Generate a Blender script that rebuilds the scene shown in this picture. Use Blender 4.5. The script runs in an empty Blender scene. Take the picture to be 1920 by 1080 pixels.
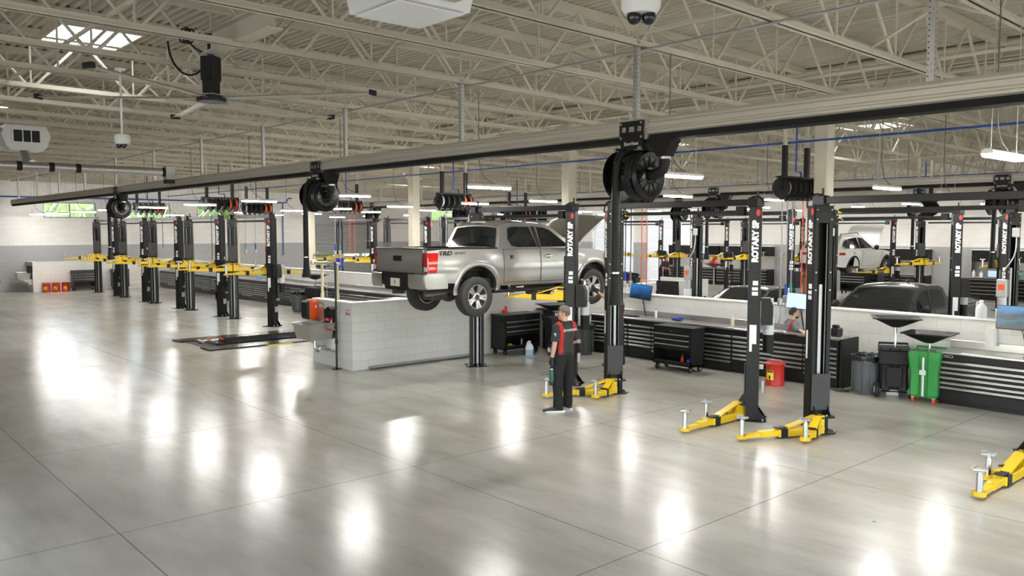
import bpy, bmesh, math, random
from math import sin, cos, pi, radians as rad, sqrt, atan2
from mathutils import Vector, Matrix
random.seed(7)
S = bpy.context.scene
COL = S.collection
V = Vector

# ------------------------------------------------------------------ mesh builder
class MB:
    def __init__(s): s.v=[]; s.f=[]; s.m=[]
    def add(s, vs, fs, m=0):
        o=len(s.v); s.v+= [tuple(p) for p in vs]
        for f in fs: s.f.append([i+o for i in f]); s.m.append(m)
        return s
    def bx(s,x0,x1,y0,y1,z0,z1,m=0,R=None,c=0.0):
        if c<=0:
            vs=[(x,y,z) for x in(x0,x1) for y in(y0,y1) for z in(z0,z1)]
            fs=[(0,1,3,2),(4,6,7,5),(0,4,5,1),(2,3,7,6),(0,2,6,4),(1,5,7,3)]
        else:
            c=min(c,(x1-x0)/2.01,(y1-y0)/2.01,(z1-z0)/2.01)
            vs=[];idx={}
            for sx in(0,1):
                for sy in(0,1):
                    for sz in(0,1):
                        X=(x0,x1)[sx];Y=(y0,y1)[sy];Z=(z0,z1)[sz]
                        dx=c*(1-2*sx);dy=c*(1-2*sy);dz=c*(1-2*sz)
                        idx[sx,sy,sz,0]=len(vs);vs.append((X,Y+dy,Z+dz))
                        idx[sx,sy,sz,1]=len(vs);vs.append((X+dx,Y,Z+dz))
                        idx[sx,sy,sz,2]=len(vs);vs.append((X+dx,Y+dy,Z))
            fs=[]
            for a in (0,1,2):
                for sd in (0,1):
                    q=[]
                    for (u,w) in ((0,0),(1,0),(1,1),(0,1)):
                        k=[0,0,0];k[a]=sd;o=[i for i in(0,1,2) if i!=a];k[o[0]]=u;k[o[1]]=w
                        q.append(idx[k[0],k[1],k[2],a])
                    flip=(sd==0)!=(a==1)
                    fs.append(q[::-1] if flip else q)
            for a in (0,1,2):      # edges parallel to axis a
                o=[i for i in(0,1,2) if i!=a]
                for u in(0,1):
                    for w in(0,1):
                        k0=[0,0,0];k0[o[0]]=u;k0[o[1]]=w;k1=list(k0);k1[a]=1
                        q=[idx[(*k0,o[0])],idx[(*k1,o[0])],idx[(*k1,o[1])],idx[(*k0,o[1])]]
                        fs.append(q)
            for k in [(a,b,d) for a in(0,1) for b in(0,1) for d in(0,1)]:
                fs.append([idx[(*k,0)],idx[(*k,1)],idx[(*k,2)]])
        if R is not None: vs=[R@V(p) for p in vs]
        return s.add(vs,fs,m)
    def box(s,c,d,m=0,rz=0,ch=0.0,R=None):
        M=Matrix.Translation(V(c))@(R if R is not None else Matrix.Rotation(rz,4,'Z'))
        return s.bx(-d[0]/2,d[0]/2,-d[1]/2,d[1]/2,-d[2]/2,d[2]/2,m,M,ch)
    def cyl(s,p0,p1,r0,r1=None,n=12,m=0,cap=True,rot=0):
        p0=V(p0);p1=V(p1);r1=r0 if r1 is None else r1
        d=(p1-p0).normalized();a=V((0,0,1)) if abs(d.z)<.9 else V((1,0,0))
        u=d.cross(a).normalized();w=d.cross(u)
        vs=[]
        for p,r in((p0,r0),(p1,r1)):
            for i in range(n):
                t=2*pi*i/n+rot; vs.append(p+u*(r*cos(t))+w*(r*sin(t)))
        fs=[(i,(i+1)%n,n+(i+1)%n,n+i) for i in range(n)]
        if cap: fs+=[tuple(range(n))[::-1],tuple(range(n,2*n))]
        return s.add(vs,fs,m)
    def tube(s,pts,r,n=8,m=0,cap=True,closed=False):
        P=[V(p) for p in pts]; L=len(P); R=r if isinstance(r,(list,tuple)) else [r]*L
        u=None;vs=[]
        for i,p in enumerate(P):
            if closed: d=P[(i+1)%L]-P[i-1]
            else: d=P[min(i+1,L-1)]-P[max(i-1,0)]
            d.normalize()
            if u is None:
                a=V((0,0,1)) if abs(d.z)<.9 else V((1,0,0)); u=d.cross(a).normalized()
            else:
                u=(u-d*u.dot(d)).normalized()
            w=d.cross(u)
            rr=R[i]; ra,rb=(rr if isinstance(rr,(tuple,list)) else (rr,rr))
            for k in range(n):
                t=2*pi*k/n; vs.append(p+u*(ra*cos(t))+w*(rb*sin(t)))
        fs=[]
        for i in range(L if closed else L-1):
            j=(i+1)%L
            for k in range(n):
                fs.append((i*n+k,i*n+(k+1)%n,j*n+(k+1)%n,j*n+k))
        if cap and not closed: fs+=[tuple(range(n))[::-1],tuple(range((L-1)*n,L*n))]
        return s.add(vs,fs,m)
    def lathe(s,prof,n=20,c=(0,0,0),M=None,m=0,cap=True):
        vs=[];L=len(prof)
        for (r,z) in prof:
            for k in range(n):
                t=2*pi*k/n; vs.append(V((r*cos(t),r*sin(t),z)))
        if M is not None: vs=[M@p for p in vs]
        vs=[p+V(c) for p in vs]
        fs=[(i*n+k,i*n+(k+1)%n,(i+1)*n+(k+1)%n,(i+1)*n+k) for i in range(L-1) for k in range(n)]
        if cap: fs+=[tuple(range(n))[::-1],tuple(range((L-1)*n,L*n))]
        return s.add(vs,fs,m)
    def prism(s,poly,f,a,b,m=0):
        """poly of 2d points; f(u,v,w)->3d, extruded w from a to b"""
        n=len(poly)
        vs=[f(u,v,a) for u,v in poly]+[f(u,v,b) for u,v in poly]
        fs=[(i,(i+1)%n,n+(i+1)%n,n+i) for i in range(n)]+[tuple(range(n))[::-1],tuple(range(n,2*n))]
        return s.add(vs,fs,m)
    def grid(s,rows,m=0,closed=False):
        n=len(rows[0]);vs=[p for r in rows for p in r];fs=[]
        for i in range(len(rows)-1):
            for k in range(n-(0 if closed else 1)):
                fs.append((i*n+k,i*n+(k+1)%n,(i+1)*n+(k+1)%n,(i+1)*n+k))
        return s.add(vs,fs,m)
    def ell(s,c,r,n=14,k=9,m=0,R=None):
        rows=[]
        for i in range(k+1):
            a=-pi/2+pi*i/k
            row=[]
            for j in range(n):
                t=2*pi*j/n
                p=V((r[0]*cos(a)*cos(t),r[1]*cos(a)*sin(t),r[2]*sin(a)))
                if R is not None: p=R@p
                row.append(p+V(c))
            rows.append(row)
        return s.grid(rows,m,True)
    def xf(s,M):
        s.v=[tuple(M@V(p)) for p in s.v]; return s
    def mesh(s,name,mats,smooth=35):
        me=bpy.data.meshes.new(name); me.from_pydata(s.v,[],s.f); 
        mats=mats if isinstance(mats,(list,tuple)) else [mats]
        for a in mats: me.materials.append(a)
        me.polygons.foreach_set('material_index',s.m)
        bm=bmesh.new();bm.from_mesh(me);bmesh.ops.recalc_face_normals(bm,faces=bm.faces);bm.to_mesh(me);bm.free()
        if smooth:
            me.polygons.foreach_set('use_smooth',[True]*len(me.polygons))
            me.set_sharp_from_angle(angle=rad(smooth))
        me.update(); return me
    def build(s,name,mats,parent=None,loc=(0,0,0),rz=0,smooth=35,kind=None,label=None):
        o=bpy.data.objects.new(name,s.mesh(name,mats,smooth)); COL.objects.link(o)
        o.location=loc;o.rotation_euler=(0,0,rz)
        if parent is not None: o.parent=parent
        if kind: o['kind']=kind
        if label: o['label']=label
        return o

def thing(name,label,cat,loc=(0,0,0),rz=0,group=None):
    o=bpy.data.objects.new(name,None);COL.objects.link(o);o.empty_display_size=.1
    o.location=loc;o.rotation_euler=(0,0,rz);tag(o,label,cat,group);return o
def tag(o,label,cat,group=None,kind=None):
    o['label']=label;o['category']=cat
    if group:o['group']=group
    if kind:o['kind']=kind
    return o
def dup(root,loc,rz=None,label=None,group=None):
    r=root.copy();COL.objects.link(r);r.location=loc
    if rz is not None:r.rotation_euler=(0,0,rz)
    if label:r['label']=label
    if group:r['group']=group
    for ch in list(root.children):
        c=ch.copy();COL.objects.link(c);c.parent=r
        for g in list(ch.children):
            d=g.copy();COL.objects.link(d);d.parent=c
    return r
def evaluated(mb,mods,name='tmp'):
    """mesh after modifiers, with the source discarded"""
    o=bpy.data.objects.new(name,mb.mesh(name,[],0));COL.objects.link(o)
    for t,kw in mods:
        md=o.modifiers.new(t,t)
        for k,v in kw.items(): setattr(md,k,v)
    dg=bpy.context.evaluated_depsgraph_get()
    me=bpy.data.meshes.new_from_object(o.evaluated_get(dg),depsgraph=dg)
    bpy.data.objects.remove(o,do_unlink=True)
    return me
_txt={}
def text_mesh(body,mat,size=1.0,ext=.004,bold=.0,shear=0,sx=1.0,align='LEFT'):
    key=(body,mat.name,size,ext,bold,shear,sx,align)
    if key in _txt:return _txt[key]
    c=bpy.data.curves.new('lettering','FONT');c.body=body;c.size=size;c.extrude=ext;c.offset=bold;c.shear=shear;c.align_x=align;c.resolution_u=3
    o=bpy.data.objects.new('lettering',c);COL.objects.link(o)
    dg=bpy.context.evaluated_depsgraph_get()
    me=bpy.data.meshes.new_from_object(o.evaluated_get(dg),depsgraph=dg)
    bpy.data.objects.remove(o,do_unlink=True);bpy.data.curves.remove(c)
    for v in me.vertices:v.co.x*=sx
    me.materials.clear();me.materials.append(mat);_txt[key]=me
    return me
def put(me,name,parent,M):
    o=bpy.data.objects.new(name,me);COL.objects.link(o);o.parent=parent;o.matrix_local=M;return o
def frame(o,x,y):
    """matrix with origin o, local x along x and y along y"""
    x=V(x).normalized();y=V(y).normalized();z=x.cross(y)
    return Matrix(((x.x,y.x,z.x,o[0]),(x.y,y.y,z.y,o[1]),(x.z,y.z,z.z,o[2]),(0,0,0,1)))
def lerp(tab,t):
    if t<=tab[0][0]:return tab[0][1]
    for (a,u),(b,w) in zip(tab,tab[1:]):
        if t<=b:
            k=(t-a)/(b-a);return u+(w-u)*k
    return tab[-1][1]
def bez(p0,p1,p2,p3,n=10):
    p0,p1,p2,p3=map(V,(p0,p1,p2,p3));o=[]
    for i in range(n+1):
        t=i/n;o.append(p0*(1-t)**3+p1*3*t*(1-t)**2+p2*3*t*t*(1-t)+p3*t**3)
    return o

# ------------------------------------------------------------------ materials
def mat(name,col,rough=.5,metal=0,spec=.5,emit=None,es=1,noise=0,nscale=8,coat=0,trans=0,bump=0,bscale=60,alpha=1):
    m=bpy.data.materials.new(name);m.use_nodes=True;nt=m.node_tree;b=nt.nodes['Principled BSDF']
    c=(*col,1)
    b.inputs['Base Color'].default_value=c;b.inputs['Roughness'].default_value=rough;b.inputs['Metallic'].default_value=metal
    b.inputs['Specular IOR Level'].default_value=spec
    b.inputs['Coat Weight'].default_value=coat;b.inputs['Transmission Weight'].default_value=trans
    b.inputs['Alpha'].default_value=alpha
    if emit: b.inputs['Emission Color'].default_value=(*emit,1);b.inputs['Emission Strength'].default_value=es
    if noise:
        t=nt.nodes.new('ShaderNodeTexCoord');n=nt.nodes.new('ShaderNodeTexNoise');n.inputs['Scale'].default_value=nscale;n.inputs['Detail'].default_value=4
        r=nt.nodes.new('ShaderNodeMix');r.data_type='RGBA'
        r.inputs[6].default_value=(*[max(0,x*(1-noise)) for x in col],1);r.inputs[7].default_value=(*[min(1,x*(1+noise)) for x in col],1)
        nt.links.new(t.outputs['Object'],n.inputs['Vector']);nt.links.new(n.outputs['Fac'],r.inputs[0]);nt.links.new(r.outputs[2],b.inputs['Base Color'])
        mr=nt.nodes.new('ShaderNodeMapRange');mr.inputs[3].default_value=max(.02,rough-.08);mr.inputs[4].default_value=min(1,rough+.08)
        nt.links.new(n.outputs['Fac'],mr.inputs[0]);nt.links.new(mr.outputs[0],b.inputs['Roughness'])
    if bump:
        t=nt.nodes.new('ShaderNodeTexCoord');n=nt.nodes.new('ShaderNodeTexNoise');n.inputs['Scale'].default_value=bscale
        bp=nt.nodes.new('ShaderNodeBump');bp.inputs['Strength'].default_value=bump;bp.inputs['Distance'].default_value=.01
        nt.links.new(t.outputs['Object'],n.inputs['Vector']);nt.links.new(n.outputs['Fac'],bp.inputs['Height']);nt.links.new(bp.outputs[0],b.inputs['Normal'])
    return m
def nd(nt,t,**kw):
    n=nt.nodes.new(t)
    for k,v in kw.items():setattr(n,k,v)
    return n
def math_(nt,op,a,b=None,c=None):
    n=nd(nt,'ShaderNodeMath',operation=op)
    for i,x in enumerate((a,b,c)):
        if x is None:continue
        if isinstance(x,(int,float)):n.inputs[i].default_value=x
        else:nt.links.new(x,n.inputs[i])
    return n.outputs[0]
def mixc(nt,f,a,b):
    r=nd(nt,'ShaderNodeMix',data_type='RGBA')
    for i,x in((0,f),(6,a),(7,b)):
        if isinstance(x,(int,float)):r.inputs[i].default_value=x
        elif isinstance(x,tuple):r.inputs[i].default_value=(*x,1)
        else:nt.links.new(x,r.inputs[i])
    return r.outputs[2]
def block_wall(name,two_tone):
    """painted concrete block, white above and (optionally) a grey dado below 2.24 m"""
    m=bpy.data.materials.new(name);m.use_nodes=True;nt=m.node_tree;b=nt.nodes['Principled BSDF']
    g=nd(nt,'ShaderNodeNewGeometry');sp=nd(nt,'ShaderNodeSeparateXYZ');nt.links.new(g.outputs['Position'],sp.inputs[0])
    u=math_(nt,'ADD',sp.outputs[0],sp.outputs[1]);cb=nd(nt,'ShaderNodeCombineXYZ');nt.links.new(u,cb.inputs[0]);nt.links.new(sp.outputs[2],cb.inputs[1])
    br=nd(nt,'ShaderNodeTexBrick');br.offset=.5;br.inputs['Scale'].default_value=1;br.inputs['Mortar Size'].default_value=.006;br.inputs['Mortar Smooth'].default_value=.4
    br.inputs['Brick Width'].default_value=.4064;br.inputs['Row Height'].default_value=.2032
    br.inputs['Color1'].default_value=(1,1,1,1);br.inputs['Color2'].default_value=(.95,.95,.95,1);br.inputs['Mortar'].default_value=(.84,.84,.84,1)
    nt.links.new(cb.outputs[0],br.inputs['Vector'])
    col=(.84,.825,.79)
    if two_tone:
        f=math_(nt,'GREATER_THAN',sp.outputs[2],2.235);c=mixc(nt,f,(.42,.42,.42),(.84,.825,.79))
    else: c=None
    mx=nd(nt,'ShaderNodeMix',data_type='RGBA',blend_type='MULTIPLY');mx.inputs[0].default_value=1
    if c is None: mx.inputs[6].default_value=(*col,1)
    else: nt.links.new(c,mx.inputs[6])
    nt.links.new(br.outputs['Color'],mx.inputs[7]);nt.links.new(mx.outputs[2],b.inputs['Base Color'])
    bp=nd(nt,'ShaderNodeBump');bp.inputs['Strength'].default_value=.5;bp.inputs['Distance'].default_value=.012;bp.invert=True
    nt.links.new(br.outputs['Fac'],bp.inputs['Height']);nt.links.new(bp.outputs[0],b.inputs['Normal'])
    b.inputs['Roughness'].default_value=.45
    return m
def floor_mat():
    m=bpy.data.materials.new('polished_concrete');m.use_nodes=True;nt=m.node_tree;b=nt.nodes['Principled BSDF']
    g=nd(nt,'ShaderNodeNewGeometry');sp=nd(nt,'ShaderNodeSeparateXYZ');nt.links.new(g.outputs['Position'],sp.inputs[0])
    def noise(sc,det,sx=1,sy=1):
        mp=nd(nt,'ShaderNodeMapping');mp.inputs['Scale'].default_value=(sx,sy,1);nt.links.new(g.outputs['Position'],mp.inputs[0])
        n=nd(nt,'ShaderNodeTexNoise');n.inputs['Scale'].default_value=sc;n.inputs['Detail'].default_value=det;n.inputs['Roughness'].default_value=.6
        nt.links.new(mp.outputs[0],n.inputs['Vector']);return n.outputs['Fac']
    n1=noise(.28,2,.7,1.3);n2=noise(1.6,3,.5,1.6);n3=noise(38,2)
    k=math_(nt,'ADD',math_(nt,'MULTIPLY',n1,.62),math_(nt,'ADD',math_(nt,'MULTIPLY',n2,.30),math_(nt,'MULTIPLY',n3,.08)))
    mr=nd(nt,'ShaderNodeMapRange');mr.inputs[1].default_value=.36;mr.inputs[2].default_value=.64;nt.links.new(k,mr.inputs[0])
    c=mixc(nt,mr.outputs[0],(.33,.312,.27),(.55,.527,.475))
    s=noise(1.1,4,.45,1.9);sm=nd(nt,'ShaderNodeMapRange',interpolation_type='SMOOTHSTEP');sm.inputs[1].default_value=.58;sm.inputs[2].default_value=.80;nt.links.new(s,sm.inputs[0])
    c=mixc(nt,math_(nt,'MULTIPLY',sm.outputs[0],.40),c,(.22,.205,.18))
    v=nd(nt,'ShaderNodeTexVoronoi');v.inputs['Scale'].default_value=.9;nt.links.new(g.outputs['Position'],v.inputs['Vector'])
    d=math_(nt,'LESS_THAN',v.outputs['Distance'],.022);c=mixc(nt,math_(nt,'MULTIPLY',d,.7),c,(.10,.095,.085))
    # saw-cut joints on a 3.71 x 3.52 m grid
    def joint(x,off,per):
        t=math_(nt,'ABSOLUTE',math_(nt,'SUBTRACT',math_(nt,'FRACT',math_(nt,'DIVIDE',math_(nt,'SUBTRACT',x,off-per/2),per)),.5))
        return math_(nt,'LESS_THAN',t,.006/per)
    j=math_(nt,'MAXIMUM',joint(sp.outputs[0],-4.87,3.705),joint(sp.outputs[1],2.40,3.52))
    c=mixc(nt,math_(nt,'MULTIPLY',j,.8),c,(.12,.11,.09))
    nt.links.new(c,b.inputs['Base Color'])
    b.inputs['Roughness'].default_value=.21;b.inputs['Specular IOR Level'].default_value=.4
    n4=noise(2.2,1);bp=nd(nt,'ShaderNodeBump');bp.inputs['Strength'].default_value=.10;bp.inputs['Distance'].default_value=.01;nt.links.new(n4,bp.inputs['Height']);nt.links.new(bp.outputs[0],b.inputs['Normal'])
    return m
def brushed(name,col,rough):
    m=mat(name,col,rough,1);nt=m.node_tree;b=nt.nodes['Principled BSDF']
    t=nd(nt,'ShaderNodeTexCoord');mp=nd(nt,'ShaderNodeMapping');mp.inputs['Scale'].default_value=(1,30,90);n=nd(nt,'ShaderNodeTexNoise');n.inputs['Scale'].default_value=2
    nt.links.new(t.outputs['Object'],mp.inputs[0]);nt.links.new(mp.outputs[0],n.inputs['Vector'])
    r=nd(nt,'ShaderNodeMapRange');r.inputs[3].default_value=rough-.1;r.inputs[4].default_value=rough+.12;nt.links.new(n.outputs['Fac'],r.inputs[0]);nt.links.new(r.outputs[0],b.inputs['Roughness'])
    return m
def screen_mat(name,cols,scale=3,es=1.0):
    m=bpy.data.materials.new(name);m.use_nodes=True;nt=m.node_tree;b=nt.nodes['Principled BSDF']
    t=nd(nt,'ShaderNodeTexCoord');sp=nd(nt,'ShaderNodeSeparateXYZ');nt.links.new(t.outputs['Generated'],sp.inputs[0])
    n=nd(nt,'ShaderNodeTexNoise');n.inputs['Scale'].default_value=scale;n.inputs['Detail'].default_value=5;nt.links.new(t.outputs['Generated'],n.inputs['Vector'])
    z=math_(nt,'ADD',sp.outputs[2],math_(nt,'MULTIPLY',math_(nt,'SUBTRACT',n.outputs['Fac'],.5),.55))
    r=nd(nt,'ShaderNodeValToRGB');nt.links.new(z,r.inputs[0])
    e=r.color_ramp.elements
    e[0].position=cols[0][0];e[0].color=(*cols[0][1],1);e[1].position=cols[1][0];e[1].color=(*cols[1][1],1)
    for p,c in cols[2:]:
        x=e.new(p);x.color=(*c,1)
    nt.links.new(r.outputs[0],b.inputs['Emission Color']);b.inputs['Emission Strength'].default_value=es
    b.inputs['Base Color'].default_value=(.01,.01,.012,1);b.inputs['Roughness'].default_value=.2
    return m

M={}
M['floor']=floor_mat();M['block']=block_wall('painted_block',False);M['block2']=block_wall('painted_block_dado',True)
M['cap']=mat('white_wall_cap',(.82,.80,.77),.4);M['beige']=mat('beige_dryfall_paint',(.60,.56,.455),.65,noise=.05,nscale=1.5);M['beige_dark']=mat('beige_deck_paint',(.57,.53,.43),.7)
M['bulk']=mat('beige_panel',(.60,.565,.465),.7)
M['black']=mat('black_powder_coat',(.0075,.0075,.008),.42,spec=.35,noise=.15,nscale=20);M['black_gloss']=mat('black_gloss_paint',(.006,.006,.0065),.25,spec=.4)
M['rubber']=mat('black_rubber',(.009,.009,.0095),.72,bump=.3,bscale=40);M['hose']=mat('ribbed_hose',(.010,.010,.0105),.55,spec=.35)
M['grey_plate']=mat('dark_grey_plate',(.045,.045,.047),.5,noise=.25,nscale=6);M['char']=mat('charcoal_cabinet',(.042,.042,.044),.45)
M['yellow']=mat('yellow_arm_paint',(.80,.54,.02),.35,noise=.06,nscale=9);M['chrome']=mat('chrome',(.78,.78,.78),.16,1);M['steel']=brushed('brushed_steel',(.62,.61,.59),.32)
M['galv']=mat('galvanised_steel',(.52,.52,.51),.42,.8,noise=.12,nscale=14);M['alu']=mat('aluminium_rail',(.56,.54,.48),.42,.35);M['white']=mat('white_paint',(.82,.82,.81),.4)
M['sign_w']=mat('white_lettering',(.85,.85,.85),.5);M['red']=mat('red_paint',(.48,.022,.012),.4);M['redlogo']=mat('red_logo',(.70,.03,.02),.5);M['orange_red']=mat('orange_red_plastic',(.85,.10,.02),.4)
M['blue']=mat('blue_pipe',(.015,.07,.36),.4);M['bluepl']=mat('blue_plastic',(.02,.045,.42),.45);M['green']=mat('green_plastic',(.035,.30,.065),.5,noise=.12,nscale=5);M['grey_pl']=mat('grey_plastic',(.115,.125,.14),.55,noise=.08,nscale=6)
M['blackpl']=mat('black_plastic',(.010,.010,.0105),.5,spec=.35);M['bag']=mat('black_bin_liner',(.010,.010,.011),.25,bump=.8,bscale=22)
M['cream']=mat('cream_pipe',(.78,.72,.52),.45);M['sticker']=mat('white_sticker',(.75,.76,.78),.5,noise=.25,nscale=60);M['yellow_lab']=mat('yellow_label',(.85,.68,.03),.5)
M['milk']=mat('translucent_white_plastic',(.80,.82,.84),.35);M['fluid']=mat('pale_blue_fluid',(.35,.55,.72),.25);M['cardb']=mat('cardboard',(.55,.42,.26),.8)
M['led']=mat('led_diffuser',(.9,.9,.9),.4,emit=(1.0,.985,.95),es=95);M['sky_panel']=mat('skylight_diffuser',(.9,.9,.9),.4,emit=(.90,.95,1.0),es=2.6)
M['bay']=mat('fill_light_diffuser',(.9,.9,.9),.4,emit=(1.0,.97,.90),es=38)  # emission of the added fill lights, out of view
M['glass_dark']=mat('tinted_glass',(.012,.014,.015),.05,spec=.6);M['tyre']=mat('tyre_rubber',(.035,.034,.033),.75,bump=.25,bscale=90)
M['silver']=mat('silver_car_paint',(.42,.41,.395),.30,.75,coat=.6);M['darkcar']=mat('dark_grey_car_paint',(.055,.055,.058),.22,.6,coat=.8);M['whitecar']=mat('white_car_paint',(.80,.80,.79),.28,coat=.8);M['navycar']=mat('dark_blue_car_paint',(.015,.018,.045),.2,.5,coat=.9)
M['flare']=mat('grey_trim_paint',(.36,.355,.345),.45,.4);M['tailred']=mat('red_tail_lens',(.42,.008,.006),.12,coat=.6);M['lensclr']=mat('clear_lens',(.65,.64,.60),.15);M['amber']=mat('amber_lens',(.85,.30,.03),.2)
M['under']=mat('dusty_underbody',(.045,.042,.038),.7,noise=.5,nscale=7);M['rim']=mat('machined_rim',(.62,.60,.57),.25,.9);M['rimdark']=mat('dark_rim_pocket',(.05,.05,.052),.4,.4);M['disc']=mat('brake_disc',(.30,.27,.24),.4,.9)
M['cable_grey']=mat('grey_cord',(.14,.14,.14),.6);M['orange_hose']=mat('orange_hose',(.78,.10,.02),.5);M['grey_hose']=mat('grey_hose',(.30,.32,.36),.5);M['teal']=mat('teal_grip',(.02,.30,.26),.5)
M['skin']=mat('skin',(.60,.36,.26),.5);M['shirt']=mat('charcoal_work_shirt',(.028,.028,.030),.8,bump=.25,bscale=35);M['shirt_red']=mat('red_shirt_panel',(.45,.022,.010),.75);M['trouser']=mat('black_work_trousers',(.008,.008,.0085),.85,bump=.4,bscale=18)
M['cap_grey']=mat('grey_cap_mesh',(.17,.155,.155),.8);M['hair']=mat('brown_hair',(.16,.085,.045),.7,bump=.6,bscale=60);M['hair_d']=mat('dark_hair',(.02,.016,.014),.6,bump=.6,bscale=60);M['shoe']=mat('black_shoe',(.02,.02,.021),.6);M['sole']=mat('white_sole',(.75,.74,.70),.6)
M['glove']=mat('black_glove',(.02,.02,.021),.6);M['greyshirt']=mat('grey_shirt',(.16,.17,.20),.8);M['khaki']=mat('khaki_cloth',(.32,.25,.15),.85);M['tgreen']=mat('dark_green_bottle',(.015,.085,.06),.35);M['eye']=mat('eye_white',(.7,.68,.65),.3)
M['shutter']=mat('grey_shutter_slat',(.36,.36,.36),.55,.0);M['doorwhite']=mat('white_door_panel_glow',(.80,.82,.84),.4,emit=(.8,.88,1),es=.12);M['win_frame']=mat('grey_window_frame',(.35,.36,.37),.4,.5)  # door panels carry a faint bluish glow in the material, no lamp there
M['foliage']=mat('hedge_leaves',(.20,.25,.075),.8,noise=.6,nscale=2.5);M['grassm']=mat('lawn_grass',(.25,.33,.10),.9,noise=.4,nscale=3);M['branch']=mat('pale_branch',(.55,.52,.45),.8)
def glass_pane():
    m=bpy.data.materials.new('clear_window_glass');m.use_nodes=True;nt=m.node_tree;nt.nodes.remove(nt.nodes['Principled BSDF'])
    t=nd(nt,'ShaderNodeBsdfTransparent');g=nd(nt,'ShaderNodeBsdfGlossy');g.inputs['Roughness'].default_value=.02;fr=nd(nt,'ShaderNodeFresnel');fr.inputs[0].default_value=1.45
    mx=nd(nt,'ShaderNodeMixShader');nt.links.new(fr.outputs[0],mx.inputs[0]);nt.links.new(t.outputs[0],mx.inputs[1]);nt.links.new(g.outputs[0],mx.inputs[2]);nt.links.new(mx.outputs[0],nt.nodes['Material Output'].inputs[0])
    return m
M['pane']=glass_pane()
M['scr_blue']=screen_mat('desktop_wallpaper_screen',[(.15,(.01,.03,.06)),(.42,(.02,.12,.30)),(.60,(.03,.17,.55)),(.95,(.05,.30,.75))],3,.26)
M['scr_lake']=screen_mat('lake_wallpaper_screen',[(.12,(.02,.03,.03)),(.38,(.01,.20,.35)),(.52,(.05,.05,.06)),(.9,(.12,.42,.85))],3,.26)
M['scr_page']=screen_mat('web_page_screen',[(.05,(.42,.55,.85)),(.95,(.50,.62,.92))],9,.55)
# ================================================================== SETTING
SL=-.0129
def deck_z(y): return 6.30+(16.2-y)*.0129
def bot_z(y): return 5.50-.0129*y
XL,XR,YF,YB=-46.4,8.0,-6.0,39.5
MB().bx(XL-.3,XR+.3,YF-.3,YB+.3,-.25,0).build('floor',M['floor'],kind='structure')
# ceiling deck: fluted steel, flutes run along X
mb=MB();rowsA=[];y=YF
while y<YB:
    for dy,dz in((0,0),(.066,0),(.084,.042),(.134,.042),(.1524,0)):
        rowsA.append((y+dy,deck_z(y+dy)+dz))
    y+=.1524
mb.grid([[(XL,a,b),(XR,a,b)] for a,b in rowsA])
mb.bx(XL,XR,YF,YB,6.95,7.05)
mb.build('ceiling',M['beige_dark'],kind='structure',smooth=0)

def wall_with_holes(name,axis,c0,c1,a0,a1,z0,z1,holes,m):
    """wall slab from a0..a1 along the other axis with rectangular openings (a,b,zl,zh)"""
    mb=MB();zs=sorted({z0,z1,*[h[2] for h in holes],*[h[3] for h in holes]});
    as_=sorted({a0,a1,*[h[0] for h in holes],*[h[1] for h in holes]})
    for a,b in zip(as_,as_[1:]):
        run=None
        for zl,zh in zip(zs,zs[1:]):
            hit=any(h[0]<=a+1e-6 and b<=h[1]+1e-6 and h[2]<=zl+1e-6 and zh<=h[3]+1e-6 for h in holes)
            if hit:
                if run:
                    (mb.bx(c0,c1,a,b,*run) if axis=='X' else mb.bx(a,b,c0,c1,*run)); run=None
            else: run=[run[0] if run else zl,zh]
        if run: (mb.bx(c0,c1,a,b,*run) if axis=='X' else mb.bx(a,b,c0,c1,*run))
    return mb.build(name,m,kind='structure',smooth=0)
WZ=(3.60,4.40)
LW=[(9.95,12.38),(13.75,16.15),(17.6,20.0),(33.7,36.4)]
wall_with_holes('wall_left','X',XL-.3,XL,YF,YB,0,6.95,[(a,b,*WZ) for a,b in LW]+[(24.4,29.1,0,3.55)],M['block2'])
BW=[(-46.1,-44.3),(-43.2,-41.0)]
wall_with_holes('wall_back','Y',YB,YB+.3,XL-.3,XR+.3,0,6.95,[(a,b,*WZ) for a,b in BW]+[(-36.8,-33.3,0,4.2),(-32.3,-28.6,0,4.2)],M['block2'])
wall_with_holes('wall_front','Y',YF-.3,YF,XL-.3,XR+.3,0,6.95,[(-10.2+8.2*k,-4.7+8.2*k,0,4.2) for k in range(2)],M['block2'])  # openings added behind the camera to let in fill daylight
wall_with_holes('wall_right','X',XR,XR+.3,YF,YB,0,6.95,[(-4+8.2*k,1.5+8.2*k,0,4.2) for k in range(5)],M['block2'])  # openings added out of view, also for fill daylight
n=0
def window(axis,c,a,b):
    global n;n+=1
    f=MB();z0,z1=WZ;t=.06;mid=(a+b)/2
    def q(u0,u1,w0,w1): (f.bx(c-.16,c-.06,u0,u1,w0,w1) if axis=='X' else f.bx(u0,u1,c+.06,c+.16,w0,w1))
    q(a,b,z0,z0+t);q(a,b,z1-t,z1);q(a,a+t,z0+t,z1-t);q(b-t,b,z0+t,z1-t);q(mid-t/2,mid+t/2,z0+t,z1-t)
    w=f.build('window_%d'%n,M['win_frame'],kind='structure',smooth=0)
    g=MB();(g.bx(c-.115,c-.105,a+t,b-t,z0+t,z1-t) if axis=='X' else g.bx(a+t,b-t,c+.105,c+.115,z0+t,z1-t))
    g.build('pane',M['pane'],w,smooth=0)
for a,b in LW: window('X',XL,a,b)
for a,b in BW: window('Y',YB,a,b)
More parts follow.
